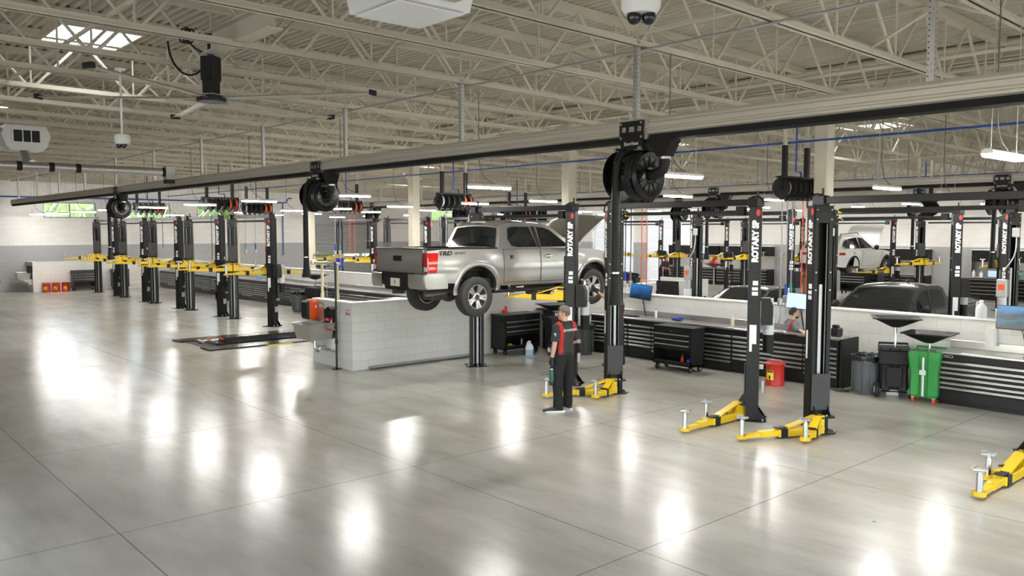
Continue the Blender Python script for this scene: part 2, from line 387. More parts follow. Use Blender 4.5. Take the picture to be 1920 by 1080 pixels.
# grey roll-up shutter in the left wall
d=MB()
for k in range(27):
    z=k*.134
    if k in(8,10): continue                    # two open vision strips let daylight through
    d.prism([(XL-.16,z),(XL-.125,z+.012),(XL-.10,z+.05),(XL-.10,z+.085),(XL-.125,z+.118),(XL-.125,z+.134),(XL-.16,z+.134)],lambda u,v,w:(u,w,v),24.42,29.08)
dr=d.build('door_1',M['shutter'],kind='structure')
MB().bx(XL-.05,XL+.06,24.22,24.40,0,3.75).bx(XL-.05,XL+.06,29.10,29.28,0,3.75).build('door_frame',M['grey_plate'],dr)
MB().bx(XL+.002,XL+.42,24.1,29.4,3.58,4.05,0,None,.04).build('shutter_box',M['shutter'],dr)
for i,(a,b) in enumerate(((-36.8,-33.3),(-32.3,-28.6))):
    d=MB()
    for k in range(7): d.bx(a+.01,b-.01,YB+.10,YB+.15,.01+k*.6,.59+k*.6,0,None,.012)
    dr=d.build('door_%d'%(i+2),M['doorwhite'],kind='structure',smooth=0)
    g=MB();w=(b-a)/4
    for k in range(4): g.bx(a+w*k+.18,a+w*(k+1)-.18,YB+.088,YB+.099,1.36,1.64)
    g.build('door_window',M['pane'],dr,smooth=0)
    t=MB()
    for k in range(1,7): t.bx(a+.02,b-.02,YB+.085,YB+.10,k*.6-.006,k*.6+.006)
    t.build('panel_seam',M['grey_pl'],dr,smooth=0)
# outside the left and back walls: lawn and hedge seen through the clerestory windows
MB().bx(-75,-46.75,-20,60,-.3,-.05).build('lawn_ground',M['grassm'],kind='structure')
MB().bx(-75,40,-30,-6.35,-.3,-.05).build('apron_ground',M['floor'],kind='structure')
mb=MB();random.seed(3)
for k in range(70):
    x=-60+random.uniform(-3,3);yy=random.uniform(-2,44);r=random.uniform(1.2,2.2);mb.ell((x,yy,random.uniform(2,5.6)),(r,r*1.1,r),9,6)
for k in range(14): mb.cyl((-60,k*3.3,-.1),(-60,k*3.3,3),.2,.1,6)
tag(mb.build('hedge_foliage',M['foliage'],kind='stuff'),'sunlit green hedge and tree tops seen outside the high windows','hedge',kind='stuff')
mb=MB()
for k in range(26):
    a=V((-55.5,random.uniform(10.5,23),random.uniform(2.6,3.2)));mb.tube([a,a+V((0,random.uniform(-.6,.6),1)),a+V((0,random.uniform(-1.6,1.6),2.4))],[.05,.035,.012],5)
    mb.cyl((a.x,a.y,-.1),a,.05,.05,5)
tag(mb.build('bare_branches',M['branch'],kind='stuff'),'pale bare branches outside the first high window','branches',kind='stuff')

# low block walls -------------------------------------------------
CAPZ=1.42
def low_wall(name,x0,x1,y0,y1):
    w=MB().bx(x0,x1,y0,y1,0,CAPZ).build(name,M['block'],kind='structure',smooth=0)
    MB().bx(x0-.012,x1+.012,y0-.012,y1+.012,CAPZ,CAPZ+.045,0,None,.012).build('wall_cap',M['cap'],w)
    return w
low_wall('wall_spine',-45.2,6.0,15.60,15.80)
low_wall('wall_stub',-15.54,-15.34,9.2505,15.5995)
low_wall('wall_sink',-17.07,-15.34,9.05,9.25)
low_wall('wall_stub_rear',-15.54,-15.34,15.8005,21.6195)
low_wall('wall_sink_rear',-17.07,-15.34,21.62,21.82)
low_wall('wall_store',-45.2,-45.0,9.3005,15.5995)
low_wall('wall_store_end',-46.38,-45.0,9.10,9.30)
# building columns on the spine
for X in (-38.0,-30.65,-23.3,-15.95,-8.6):
    MB().bx(X-.15,X+.15,16.05,16.35,0,5.86,0,None,.02).build('wall_column',M['beige'],kind='structure')
# main girder over the columns
g=MB().bx(XL,XR,16.12,16.28,5.86,6.30)
for z in (5.86,5.92,5.98): g.bx(XL,XR,16.06,16.12,z,z+.035)
g.bx(XL,XR,16.02,16.38,6.26,6.30).cyl((XL,15.98,6.22),(XR,15.98,6.22),.06,n=10)
g.build('ceiling_girder',M['bulk'],kind='structure')
# open-web joists: one object each
def joist_mesh(y0,y1):
    mb=MB();L=y1-y0
    def Z(y):return (bot_z(y),deck_z(y))
    for x0,x1 in((-.075,-.012),(.012,.075)):
        for (a,b) in((0,1),):
            v=[]
            for y in(y0+1.0,y1-.15): 
                z=Z(y)[0];v+=[(x0,y,z),(x1,y,z),(x1,y,z+.012),(x0,y,z+.012)]
            mb.add(v,[(0,1,2,3),(4,5,6,7),(0,1,5,4),(1,2,6,5),(2,3,7,6),(3,0,4,7)])
            xi=(x1-.012,x1) if x0<0 else (x0,x0+.012)
            v=[]
            for y in(y0+1.0,y1-.15):
                z=Z(y)[0];v+=[(xi[0],y,z),(xi[1],y,z),(xi[1],y,z+.085),(xi[0],y,z+.085)]
            mb.add(v,[(0,1,2,3),(4,5,6,7),(0,1,5,4),(1,2,6,5),(2,3,7,6),(3,0,4,7)])
    v=[]
    for y in(y0,y1): 
        z=Z(y)[1];v+=[(-.09,y,z-.11),(.09,y,z-.11),(.09,y,z-.002),(-.09,y,z-.002)]
    mb.add(v,[(0,1,2,3),(4,5,6,7),(0,1,5,4),(1,2,6,5),(2,3,7,6),(3,0,4,7)])
    n=max(4,round(L/1.75));p=L/n
    for k in range(n):
        a=y0+k*p;b=a+p;m=(a+b)/2
        for i,(s,e) in enumerate(((a,m),(b,m))):
            if i==0 and k==0: s=a+.1
            mb.cyl((0,s,Z(s)[1]-.09),(0,e+(-.06 if i==0 else .06),Z(e)[0]+.04),.026,n=5,cap=False)
        mb.cyl((0,m,Z(m)[0]+.04),(0,m,Z(m)[1]-.1),.017,n=5,cap=False)
    return mb.mesh('joist',M['beige'],0)
jm=[joist_mesh(-5.9,16.1),joist_mesh(16.3,39.4)]
JX=[-7.14+1.855*k for k in range(-21,9)]
for X in JX:
    for me in jm:
        o=bpy.data.objects.new('ceiling_joist',me);COL.objects.link(o);o.location=(X,0,0);o['kind']='structure'
# bridging rods across the joists and galvanised conduit below them
for y in (3.1,8.35,12.6,20.5,27.0,33.5):
    MB().bx(XL,XR,y-.02,y+.02,bot_z(y)+.09,bot_z(y)+.13).build('ceiling_bridging',M['beige'],kind='structure')
    MB().bx(XL,XR,y-.02,y+.02,deck_z(y)-.16,deck_z(y)-.12).build('ceiling_bridging',M['beige'],kind='structure')
xb=MB()
for y in (5.6,11.0,22.5,30.0):
    for a,b in zip(JX,JX[1:]):
        xb=MB()
        xb.cyl((a,y,deck_z(y)-.1),(b,y,bot_z(y)+.06),.022,n=5,cap=False);xb.cyl((a,y+.08,bot_z(y)+.06),(b,y+.08,deck_z(y)-.1),.022,n=5,cap=False)
        if -30<a<3 or y>15: xb.build('ceiling_cross_brace',M['beige'],kind='structure')
for i,(y,z) in enumerate(((8.62,bot_z(8.6)-.03),)):
    o=MB().tube([(XL+.02,y,z),(XR-.02,y,z)],.019,6).build('conduit_pipe',M['galv'])
    tag(o,('galvanised conduit running under the joists just behind the aluminium rail','galvanised conduit running under the joists above the large ceiling fan')[i],'pipe')
def pl(pts,r,name,m,label,cat='pipe',n=8): tag(MB().tube(pts,r,n).build(name,M[m]),label,cat)
pl([(-46.2,15.95,4.82),(XR-.1,15.95,4.82)],.022,'compressed_air_pipe','blue','blue compressed air pipe running along the row of beige columns')
pl([(-46.33,1.0,4.62),(-46.33,22.6,4.62),(-46.33,22.6,4.62),(-46.33,22.9,4.62),(-46.33,23.1,4.9),(-46.33,23.3,4.9)],.035,'compressed_air_pipe','blue','blue compressed air pipe along the left wall above the high windows')
pl([(-46.33,13.0,4.58),(-46.33,13.0,1.5)],.03,'compressed_air_pipe','blue','blue air drop pipe down the left wall between the first two windows')
pl([(-46.33,22.7,4.58),(-46.33,22.7,1.5)],.03,'compressed_air_pipe','blue','blue air drop pipe down the left wall left of the grey shutter')
pl([(-46.3,7.6,3.2),(-46.3,7.6,.9)],.03,'compressed_air_pipe','blue','blue air drop pipe at far left edge beside a coiled black hose')
pl([(-46.2,7.6,1.1),(-46.1,7.68,1.3),(-46.05,7.85,1.0),(-46.05,7.9,.5),(-46.1,7.7,.15),(-46.15,7.4,.1)],.03,'air_hose','rubber','black hose hanging from the wall at far left edge of the hall','hose')
pl([(-46.2,27.6,4.7),(XR-.1,27.6,4.7)],.022,'compressed_air_pipe','blue','blue compressed air pipe far behind, over the rear lift row')
# skylights: lit diffuser panels in a curb below the deck
def skylight(x0,x1,y0,y1,label):
    z=min(deck_z(y0),deck_z(y1))
    t=thing('skylight',label,'skylight',((x0+x1)/2,(y0+y1)/2,z-.02))
    a=(x1-x0)/2;b=(y1-y0)/2
    MB().bx(-a,a,-b,b,-.012,0).build('diffuser',M['sky_panel'],t,smooth=0)
    f=MB()
    for p in((-a-.05,-a,-b-.05,b+.05),(a,a+.05,-b-.05,b+.05),(-a,a,-b-.05,-b),(-a,a,b,b+.05)): f.bx(*p,-.10,.02)
    f.build('curb_frame',M['beige'],t,smooth=0)
skylight(-16.9,-15.1,3.62,4.86,'bright skylight between the joists above the big ceiling fan')
skylight(-28.2,-26.1,3.62,4.86,'bright skylight at left edge above the white cooling unit')
skylight(-12.4,-10.6,24.0,25.2,'bright skylight seen through joists right of the front beige column')
skylight(-20.1,-18.2,23.6,24.8,'bright skylight glinting through the joists beside the middle beige column')
skylight(-35.0,-33.1,23.6,24.8,'bright skylight glinting far back, left of the second beige column')
# ================================================================== TWO-POST LIFTS
def lift_arm(pv,tip,z,name_parent,padh=.24):
    """yellow telescopic arm from pivot pv=(x,y) to tip=(x,y); z = arm centre height"""
    a=V((pv[0],pv[1],z));d=V((tip[0]-pv[0],tip[1]-pv[1],0));L=d.length;an=atan2(d.y,d.x)
    A=MB()
    A.cyl((0,0,-.06),(0,0,.17),.055,n=12)
    A.bx(-.07,L*.55,-.075,.075,-.06,.05,0,None,.008)                     # outer tube
    A.bx(L*.5,L*.78,-.055,.055,-.045,.035,0,None,.006)
    A.prism([(L*.72,-.042),(L*.97,-.05),(L*.97,.05),(L*.72,.042)],lambda u,v,w:(u,v,w),-.04,.012)
    A.cyl((L,0,-.045),(L,0,.0),.075,n=16)
    A.prism([(-.07,.05),(-.07,.20),(.06,.20),(.15,.05)],lambda u,v,w:(u,w,v),-.06,-.045)
    A.prism([(-.07,.05),(-.07,.20),(.06,.20),(.15,.05)],lambda u,v,w:(u,w,v),.045,.06)
    A.prism([(-.075,.185),(.06,.185),(L*.45,.05),(L*.45,.062),(.07,.205),(-.075,.205)],lambda u,v,w:(u,w,v),-.06,.06)
    arm=A.build('lift_arm',M['yellow'],name_parent,a,an)
    P=MB();P.cyl((L,0,.0),(L,0,padh-.03),.036,n=14);P.cyl((L,0,padh-.03),(L,0,padh),.022,n=12);P.build('pad_post',M['chrome'],arm)
    R=MB();R.box((L,0,padh+.012),(.12,.15,.02),0,.4,.006);R.bx(L-.055,L+.055,-.07,-.055,padh+.02,padh+.04);R.bx(L-.055,L+.055,.055,.07,padh+.02,padh+.04);R.build('pad_saddle',M['galv'],arm)
    B=MB();B.bx(L*.44,L*.53,-.085,.085,-.066,.062,0,None,.006);B.bx(L*.40,L*.57,-.05,.05,.062,.072);B.build('arm_restraint',M['black'],arm)
    MB().ell((.02+L*.13,-.063,.12),(.06,.006,.035),12,6).build('maker_badge',M['chrome'],arm)
    return arm
POSTH=3.343
def column_parts(root,x,rz,side,hc,power):
    """side=-1 left column (open face +x), +1 right column"""
    s=-side        # direction of the open face in local x before turning
    C=MB();t=.012;w=.0875;dp=.145
    C.bx(-s*w-t/2,-s*w+t/2,-dp,dp,0,POSTH)                  # back plate
    for sg in(-1,1):
        C.bx(-w,w,sg*dp-t/2,sg*dp+t/2,0,POSTH)              # side plates
        a,b=sorted((sg*dp,sg*(dp-.06)));C.bx(s*w-t/2,s*w+t/2,a,b,0,POSTH)   # lips
    C.bx(s*w-.004,s*w+.012,-dp,dp,POSTH-.24,POSTH,0)        # head plate
    C.bx(-w-.004,w+.012,-dp-.01,dp+.01,POSTH,POSTH+.012)
    for zz in(POSTH-.05,POSTH-.19,2.38,2.12):
        for py in(-.115,.115): C.cyl((s*(w+.004),py,zz),(s*(w+.022),py,zz),.012,n=6,m=1)
    col=C.build('column',[M['black'],M['galv']],root,(x,0,0),rz,smooth=0)
    B=MB();B.prism([(-.24,-.24),(.17,-.24),(.24,-.18),(.24,.18),(.17,.24),(-.24,.24)],lambda u,v,q:(u*.95,v,q),0,.018)
    for sg in(-1,1): B.prism([(-s*w,.018),(-s*(w+.13),.018),(-s*w,.20)],lambda u,v,q:(u,q,v),sg*.115-.006,sg*.115+.006)
    for px in(-.16,.17):
        for py in(-.2,0,.2): B.cyl((px,py,.016),(px,py,.055),.012,n=6,m=1)
    B.build('base_plate',[M['black_gloss'],M['galv']],col,smooth=0)
    # sliding tracks and lift cylinder inside the channel
    T=MB();T.cyl((0,.02,.05),(0,.02,2.2),.035,n=10);T.cyl((s*.05,-.07,.05),(s*.05,-.07,POSTH-.25),.008,n=6);T.cyl((s*.05,.08,.05),(s*.05,.08,POSTH-.25),.008,n=6)
    T.build('lift_cylinder',M['galv'],col)
    MB().bx(-.016,.016,.0,.05,.05,.3).build('cylinder_foot',M['galv'],col)
    sg=MB();sg.bx(-.084,.084,-dp-.016,-dp-.006,2.42,POSTH-.005);sgo=sg.build('sign_panel',M['black'],col,smooth=0)
    put(LETTER,'lettering',col,frame((.048,-dp-.017,2.50),(0,0,1),(-1,0,0)))
    me=bpy.data.objects.new('logo_oval',LOGO);COL.objects.link(me);me.parent=col;me.location=(.045,-dp-.018,POSTH-.075)
    for x0,x1,zz,h in((-.03,.06,1.98,.06),(-.03,.06,2.06,.05),(-.02,.06,2.14,.07),(-.055,-.015,1.1,.42)):
        MB().bx(x0,x1,-dp-.009,-dp-.006,zz,zz+h).build('sticker',M['sticker'],col,smooth=0)
    # carriage with cover plate and arm flange
    K=MB();K.bx(-.07,.07,-.130,.130,hc-.08,hc+.75)
    K.prism([(s*w,-.20),(s*(w+.16),-.16),(s*(w+.16),.16),(s*w,.20)],lambda u,v,q:(u,v,q),hc+.155,hc+.18)
    K.prism([(s*w,-.20),(s*(w+.16),-.16),(s*(w+.16),.16),(s*w,.20)],lambda u,v,q:(u,v,q),hc-.09,hc-.065)
    for q in(-1,1): K.prism([(s*.06,hc+.18),(s*(w+.13),hc+.18),(s*.06,hc+.42)],lambda u,v,z:(u,z,v),q*.11-.008,q*.11+.008)
    car=K.build('carriage',M['black'],root,(x,0,0),rz,smooth=0)
    MB().bx(s*(w+.02),s*(w+.03),-.15,.15,hc+.30,hc+.80,0) if False else None
    cv=MB();x0,x1=sorted((s*(w+.02),s*(w+.034)));cv.bx(x0,x1,-.15,.15,hc+.26,hc+.80,0,None,.004);cv.build('cover_plate',M['grey_plate'],car)
    for q in(-.07,.07): MB().cyl((s*(w+.09),q,hc+.18),(s*(w+.09),q,hc+.20),.022,n=8).build('pivot_pin',M['chrome'],car)
    if power:
        U=MB();U.prism([(.0,0),(.30,0),(.30,.30),(.22,.42),(0,.42)],lambda u,v,q:(s*-1*(w+.02)-s*u*.0+(-s)*u*.6,q,1.52+v),-.12,.10)
        pu=U.build('power_unit',M['blackpl'],root,(x,0,0),rz)
        MB().cyl((-s*.22,.20,1.62),(-s*.22,.20,1.92),.075,n=14).build('pump_motor',M['galv'],pu)
        MB().cyl((-s*.22,.20,1.34),(-s*.22,.20,1.60),.085,.09,n=14).build('oil_tank',M['milk'],pu)
        MB().cyl((-s*.22,.20,1.05),(-s*.22,.20,1.34),.088,n=14).build('tank_base',M['blackpl'],pu)
        MB().bx(-.045,.05,-dp-.010,-dp-.006,1.22,1.52).build('instruction_card',M['sticker'],pu)
        MB().bx(-s*(w+.02)-.05,-s*(w+.02)+.05,.04,.14,.80,.86).build('wall_bracket',M['galv'],pu)
        MB().cyl((-s*(w+.07),-.08,.45),(-s*(w+.07),-.08,.62),.025,n=8).cyl((-s*(w+.07),.0,.45),(-s*(w+.07),.0,.62),.025,n=8).build('adapter_holder',M['galv'],pu)
    return col
LETTER=None
def make_lift(name,label,hc,armsL,armsR,loc,group=None,power=True):
    root=thing('two_post_lift',label,'car lift',loc,0,group)
    xh=1.465
    column_parts(root,-xh,rad(-30),-1,hc,False)
    column_parts(root,xh,rad(30),1,hc,power)
    # overhead beam with shut-off bar
    Bm=MB();z=POSTH+.03
    Bm.bx(-xh+.02,xh-.02,-.05,.05,z+.01,z+.11,0,None,.006)
    for s in(-1,1):
        Bm.bx(s*xh-.09,s*xh+.09,-.10,.10,POSTH+.012,z+.13,0,None,.01);Bm.cyl((s*(xh-.02),-.07,z+.06),(s*(xh-.02),.07,z+.06),.075,n=14)
        Bm.cyl((s*xh,.05,z+.1),(s*xh,.05,z+.24),.018,n=8)
    Bm.tube(bez((xh-.1,-.05,z+.11),(xh+.1,-.05,z+.22),(xh+.2,-.08,z+.1),(xh+.16,-.1,POSTH-.02),8),.014,6)
    Bm.tube(bez((-xh+.1,-.05,z+.11),(-xh-.1,-.05,z+.22),(-xh-.2,-.08,z+.1),(-xh-.16,-.1,POSTH-.02),8),.014,6)
    bm_=Bm.build('overhead_beam',M['black'],root)
    MB().cyl((-xh+.3,-.03,z-.09),(xh-.2,-.03,z-.09),.030,n=10).build('shutoff_bar',M['rubber'],bm_)
    MB().bx(xh-.32,xh-.17,-.08,.03,z-.15,z+.0,0,None,.01).build('switch_box',M['blackpl'],bm_)
    MB().bx(-xh+.29,-xh+.325,-.05,.0,z-.13,z-.06).build('yellow_end',M['yellow_lab'],bm_)
    for sx,arms in((-1,armsL),(1,armsR)):
        an=rad(30*sx)
        for k,(tx,ty) in enumerate(arms):
            q=.08 if ty>0 else -.08
            lx=-sx*.19;px=sx*xh+lx*cos(an)-q*sin(an);py=lx*sin(an)+q*cos(an)
            lift_arm((px,py),(sx*xh+tx,ty),hc,root)
    return root
LETTER=text_mesh('ROTARY SP',M['sign_w'],.128,.002,.0078,.0,.98)
_b=MB().ell((0,0,0),(.034,.004,.052),16,8);LOGO=_b.mesh('logo',[M['redlogo']])
LY=11.48
LOWL=((-.40,-1.33),(.26,-.76));LOWR=((-.13,-1.57),(-.30,-.80))
HIL=((-.30,-1.35),(.30,1.15));HIR=((-.15,-1.40),(.25,1.15))
L1=make_lift('l','black two-post lift holding up the silver pickup truck',1.70,((.85,-1.0),(.85,1.15)),((-1.15,-.62),(-.75,1.15)),(-12.68,LY,0))
L2=make_lift('l','lowered black two-post lift with hose hanging before its left post, behind the standing mechanic',.085,LOWL,LOWR,(-8.67,LY,0))
L3=dup(L2,(-4.66,LY,0),label='lowered black two-post lift cut by the right edge of the photo')
P5=make_lift('l','black lift with yellow arms raised, nearest the alignment pit among the left row',1.68,HIL,HIR,(-25.70,LY,0),'raised lifts in the left row')
for k,w in enumerate(('second','third','fourth','farthest')):
    dup(P5,(-25.70-3.962*(k+1),LY,0),label='black lift with yellow arms raised, %s from the alignment pit in the left row'%w)
# second row behind the spine wall (same make, arms at several heights), third row at the back wall
R2=[(-4.66,'behind the low wall at right edge, beside the dark pickup'),(-8.67,'standing over the dark pickup behind the low wall'),(-12.66,'standing over the dark blue saloon behind the low wall'),
    (-24.6,'beyond the left low wall, before the right of the grey shutter'),(-28.6,'beyond the left low wall, before the left of the grey shutter'),(-32.6,'behind the left low wall, left of the grey shutter'),(-20.6,'behind the silver pickup bed')]
for X,d in R2: dup(L2 if X>-13 else P5,(X,19.5,0),label='black lettered lift '+d,group='lifts in the second row')
R3=[(-12.45,'at the back wall, rightmost of the rear row'),(-16.45,'at the back wall holding up the white SUV'),(-20.45,'at the back wall, left of the white SUV'),(-24.35,'at the back wall before the dark workbench with a screen'),(-28.3,'at the back wall beside the white sectional doors'),(-40.0,'at the far back left corner')]
L8=make_lift('l','tmp',1.30,((.85,-1.3),(.85,1.3)),((-.85,-1.3),(-.85,1.3)),(-16.45,34.0,0))
L8['label']='black lift with white lettering at the back wall holding up the white SUV';L8['group']='lifts in the rear row'
for X,d in [r for r in R3 if r[0]!=-16.45]: dup(P5,(X,34.0,0),label='black lettered lift '+d,group='lifts in the rear row')
# ================================================================== EXHAUST RAILS, REELS, LIGHTS, FAN
def exhaust_rail(y,x0,x1,z0,label):
    t=thing('exhaust_rail',label,'rail',((x0+x1)/2,y,z0))
    h=(x1-x0)/2
    prof=[(-.05,.095),(-.085,.11),(-.085,.14),(-.075,.15),(-.075,.17),(-.09,.18),(-.09,.235),(-.075,.25),(-.075,.27),(-.085,.28),(-.07,.31),(.07,.31),(.085,.28),(.085,.11),(.05,.095)]
    MB().prism(prof,lambda u,v,w:(w,u,v),-h,h).build('rail_profile',M['alu'],t,smooth=20)
    MB().prism([(-.045,.095),(-.07,.02),(-.02,0),(.02,0),(.07,.02),(.045,.095)],lambda u,v,w:(w,u,v),-h+.02,h-.02).build('rubber_seal',M['rubber'],t,smooth=0)
    MB().prism([(u*1.06,v) for u,v in prof],lambda u,v,w:(w,u,v),-h-.02,-h).build('end_cap',M['grey_plate'],t)
    return t
exhaust_rail(8.5,-45.6,7.5,4.13,'long aluminium exhaust rail with black rubber lips crossing the whole picture')
exhaust_rail(23.5,-40.0,7.5,4.13,'second aluminium exhaust rail beyond the beige columns')
exhaust_rail(29.7,-40.0,7.5,4.13,'third aluminium exhaust rail, farthest back near the rear lifts')
# perforated struts carrying the rails from the joists
def strut_proto():
    t=thing('hanger_strut','tmp','strut')
    H=1.02;mb=MB()
    for u in(-.035,.03): mb.bx(u,u+.005,-.03,.03,0,H)
    mb.bx(-.035,.035,.025,.03,0,H)
    mb.build('perforated_angle',M['galv'],t,smooth=0)
    d=MB()
    for k in range(18):
        z=.05+k*.055
        d.cyl((-.02+.0,-.0305,z),(-.02,-.031,z),.008,n=6);d.cyl((.0355,-.005,z),(.036,-.005,z),.008,n=6)
    d.bx(-.035,.035,-.0302,-.029,0,H,1)
    d.build('hole_row',[M['black'],M['galv']],t,smooth=0)
    b=MB().bx(-.12,.12,-.04,.04,-.012,.002)
    for sx in(-.1,.1): b.cyl((sx,0,0),(sx,0,.03),.016,n=6)
    for z in(.10,.17,.62,.69): b.cyl((-.0,-.031,z),(-.0,-.045,z),.018,n=8)
    b.build('bolted_foot',M['galv'],t,smooth=0);return t
ST=strut_proto();first=True
for k in range(-11,2):
    X=-7.14+3.71*k*-1 if False else -7.14+3.71*k
    if X<-45.5 or X>4: continue
    nth=('first','second','third','fourth','fifth','sixth','seventh','eighth','ninth','tenth','eleventh','twelfth','thirteenth')[k+10]
    lab='galvanised strut holding the front exhaust rail, %s from the left end of the rail'%nth
    (ST if first else None)
    if first: ST.location=(X,8.5,4.445);ST['label']=lab;ST['group']='struts of the front rail';first=False
    else: dup(ST,(X,8.5,4.445),label=lab,group='struts of the front rail')
for yy,nm in((23.5,'second'),(29.7,'third')):
    for k in range(-8,3):
        X=-7.14+3.71*k
        if X<-39.5:continue
        r=dup(ST,(X,yy,4.445),label='galvanised strut of the %s exhaust rail beyond the columns, %s from its left end'%(nm,('first','second','third','fourth','fifth','sixth','seventh','eighth','ninth','tenth','eleventh','twelfth')[k+8]),group='struts of the rear rails')
        r.scale=(1,1,.78)
# hose reel trolley
def reel_trolley(label,loc,group=None):
    t=thing('exhaust_hose_reel',label,'hose reel',loc,0,group)   # origin: rail bottom centre
    # carrier plates with three windows each
    P=MB()
    for y in(-.125,.115):
        P.bx(-.20,.20,y,y+.01,-.0,.10);P.bx(-.20,.20,y,y+.01,.17,.24)
        for x in(-.20,-.09,.05,.17): P.bx(x,x+.03 if x in(-.20,.17) else x+.04,y,y+.01,.10,.17)
    P.prism([(-.20,0),(.20,0),(.17,-.10),(-.17,-.10)],lambda u,v,w:(u,w,v),-.125,.125)
    P.build('carrier_plate',M['black'],t,smooth=0)
    r_=MB()
    for x in(-.17,.17):
        for z in(.03,.21): r_.cyl((x,-.135,z),(x,-.125,z),.016,n=8)
    r_.cyl((.215,-.1,.2),(.215,.1,.2),.04,n=12).cyl((.215,-.1,.03),(.215,.1,.03),.04,n=12);r_.build('roller',M['galv'],t)
    put(text_mesh('EuroVent',M['sign_w'],.062,.001,.001,.15,1.0,'CENTER'),'lettering',t,frame((0,-.127,-.07),(1,0,0),(0,0,1)))
    F=MB();F.bx(-.22,.18,-.19,-.16,-.135,-.105).bx(-.22,.18,.16,.19,-.135,-.105)
    for x in(-.20,.16): F.bx(x,x+.02,-.18,.18,-.13,-.11);F.bx(x,x+.03,-.012,.012,-.48,-.10)
    F.prism([(-.12,-.10),(.12,-.10),(.02,-.48),(-.02,-.48)],lambda u,v,w:(w,u,v),.19,.205)
    F.build('reel_frame',M['black'],t,smooth=0)
    MB().cyl((-.24,-.17,-.12),(.19,-.17,-.12),.012,n=8).cyl((-.24,-.17,-.12),(-.20,-.17,-.12),.024,n=8).cyl((.16,-.17,-.12),(.20,-.17,-.12),.024,n=8).build('guide_roller',M['galv'],t)
    cz=-.46
    rl=MB()
    for x,dx in((.20,1),(-.30,-1)):
        pr=[(.012,.02),(.10,.03),(.13,.012),(.24,.012),(.28,.03),(.295,.03),(.315,.012),(.335,.0),(.315,-.008),(0.012,-.008)]
        Mx=Matrix.Translation((x,0,cz))@Matrix.Rotation(pi/2*dx,4,'Y');rl.lathe(pr,36,M=Mx)
        for k in range(12):
            a=2*pi*k/12;rl.box((x+dx*.016,cos(a)*.185,cz+sin(a)*.185),(.012,.10,.016),R=Matrix.Rotation(a,4,'X'))
    rl.cyl((-.30,0,cz),(.20,0,cz),.19,n=24)
    rl.build('reel_drum',M['black_gloss'],t)
    # coiled ribbed hose on the drum and its free end
    def ribbed(pts,r,step):
        P_=[V(pts[0])];
        for a,b in zip(pts,pts[1:]):
            a=V(a);b=V(b);n=max(1,int((b-a).length/step))
            for i in range(1,n+1):P_.append(a.lerp(b,i/n))
        return P_,[r*(1 if i%2 else .88) for i in range(len(P_))]
    coil=[(.015+.10*k/60,.262*cos(2*pi*k/30+pi),cz+.262*sin(2*pi*k/30+pi)) for k in range(62)]
    tail=[(-.31,-.245,cz+.05),(-.33,-.27,cz+.28)][::-1]+[]
    hp,hr=ribbed(coil,.062,.022)
    H=MB();H.tube(hp,hr,12)
    hang=[(-.02,-.02,-.20),(-.05,-.12,-.15),(-.08,-.22,-.18),(-.10,-.275,-.30),(-.10,-.30,-.60),(-.10,-.30,-1.75)]
    hp,hr=ribbed(hang,.058,.022);H.tube(hp,hr,12)
    H.build('coiled_hose',M['hose'],t)
    MB().cyl((-.10,-.30,-1.72),(-.10,-.30,-1.74),.063,n=16).build('hose_clamp',M['chrome'],t)
    MB().lathe([(.056,-1.74),(.062,-1.92),(.064,-1.95),(.095,-2.14),(.098,-2.15),(.085,-2.15),(.05,-1.95)],20,(-.10,-.30,0),cap=False).build('rubber_nozzle',M['rubber'],t)
    # side duct to the rail and ribbed elbow into the drum hub
    D=MB();D.prism([(.20,0),(.66,0),(.52,-.24),(.40,-.24)],lambda u,v,w:(u,w,v),-.09,.09);D.build('suction_hood',M['black'],t,smooth=0)
    MB().cyl((.46,0,-.24),(.46,0,-.27),.078,n=20).build('elbow_clamp',M['chrome'],t)
    el=bez((.46,0,-.24),(.46,0,-.40),(.42,0,cz),(.22,0,cz),22);E_=MB();E_.tube(el,[.072*(1 if i%2 else .92) for i in range(len(el))],14);E_.build('ribbed_elbow',M['hose'],t)
    return t
RT=reel_trolley('black exhaust hose reel on the front rail, nearest and largest, by the lift post',(-7.12,8.5,4.17))
dup(RT,(-15.60,8.5,4.17),label='black exhaust hose reel on the front rail above the sink wall, second nearest')
dup(RT,(-29.15,8.5,4.17),label='black exhaust hose reel at the far left of the front rail, before the high window')
for X,Y,d in((-16.3,23.5,'second rail, above the crossbar of the middle lift'),(-7.6,23.5,'second rail at right edge behind a lift crossbar'),(-37.5,23.5,'second rail right of the grey shutter'),(-30.0,23.5,'second rail right of the middle beige column'),
              (-22.4,29.7,'third rail, hose hanging before the back wall lifts'),(-12.2,29.7,'third rail, before the white back wall at right')):
    dup(RT,(X,Y,4.17),label='black exhaust hose reel on the '+d)
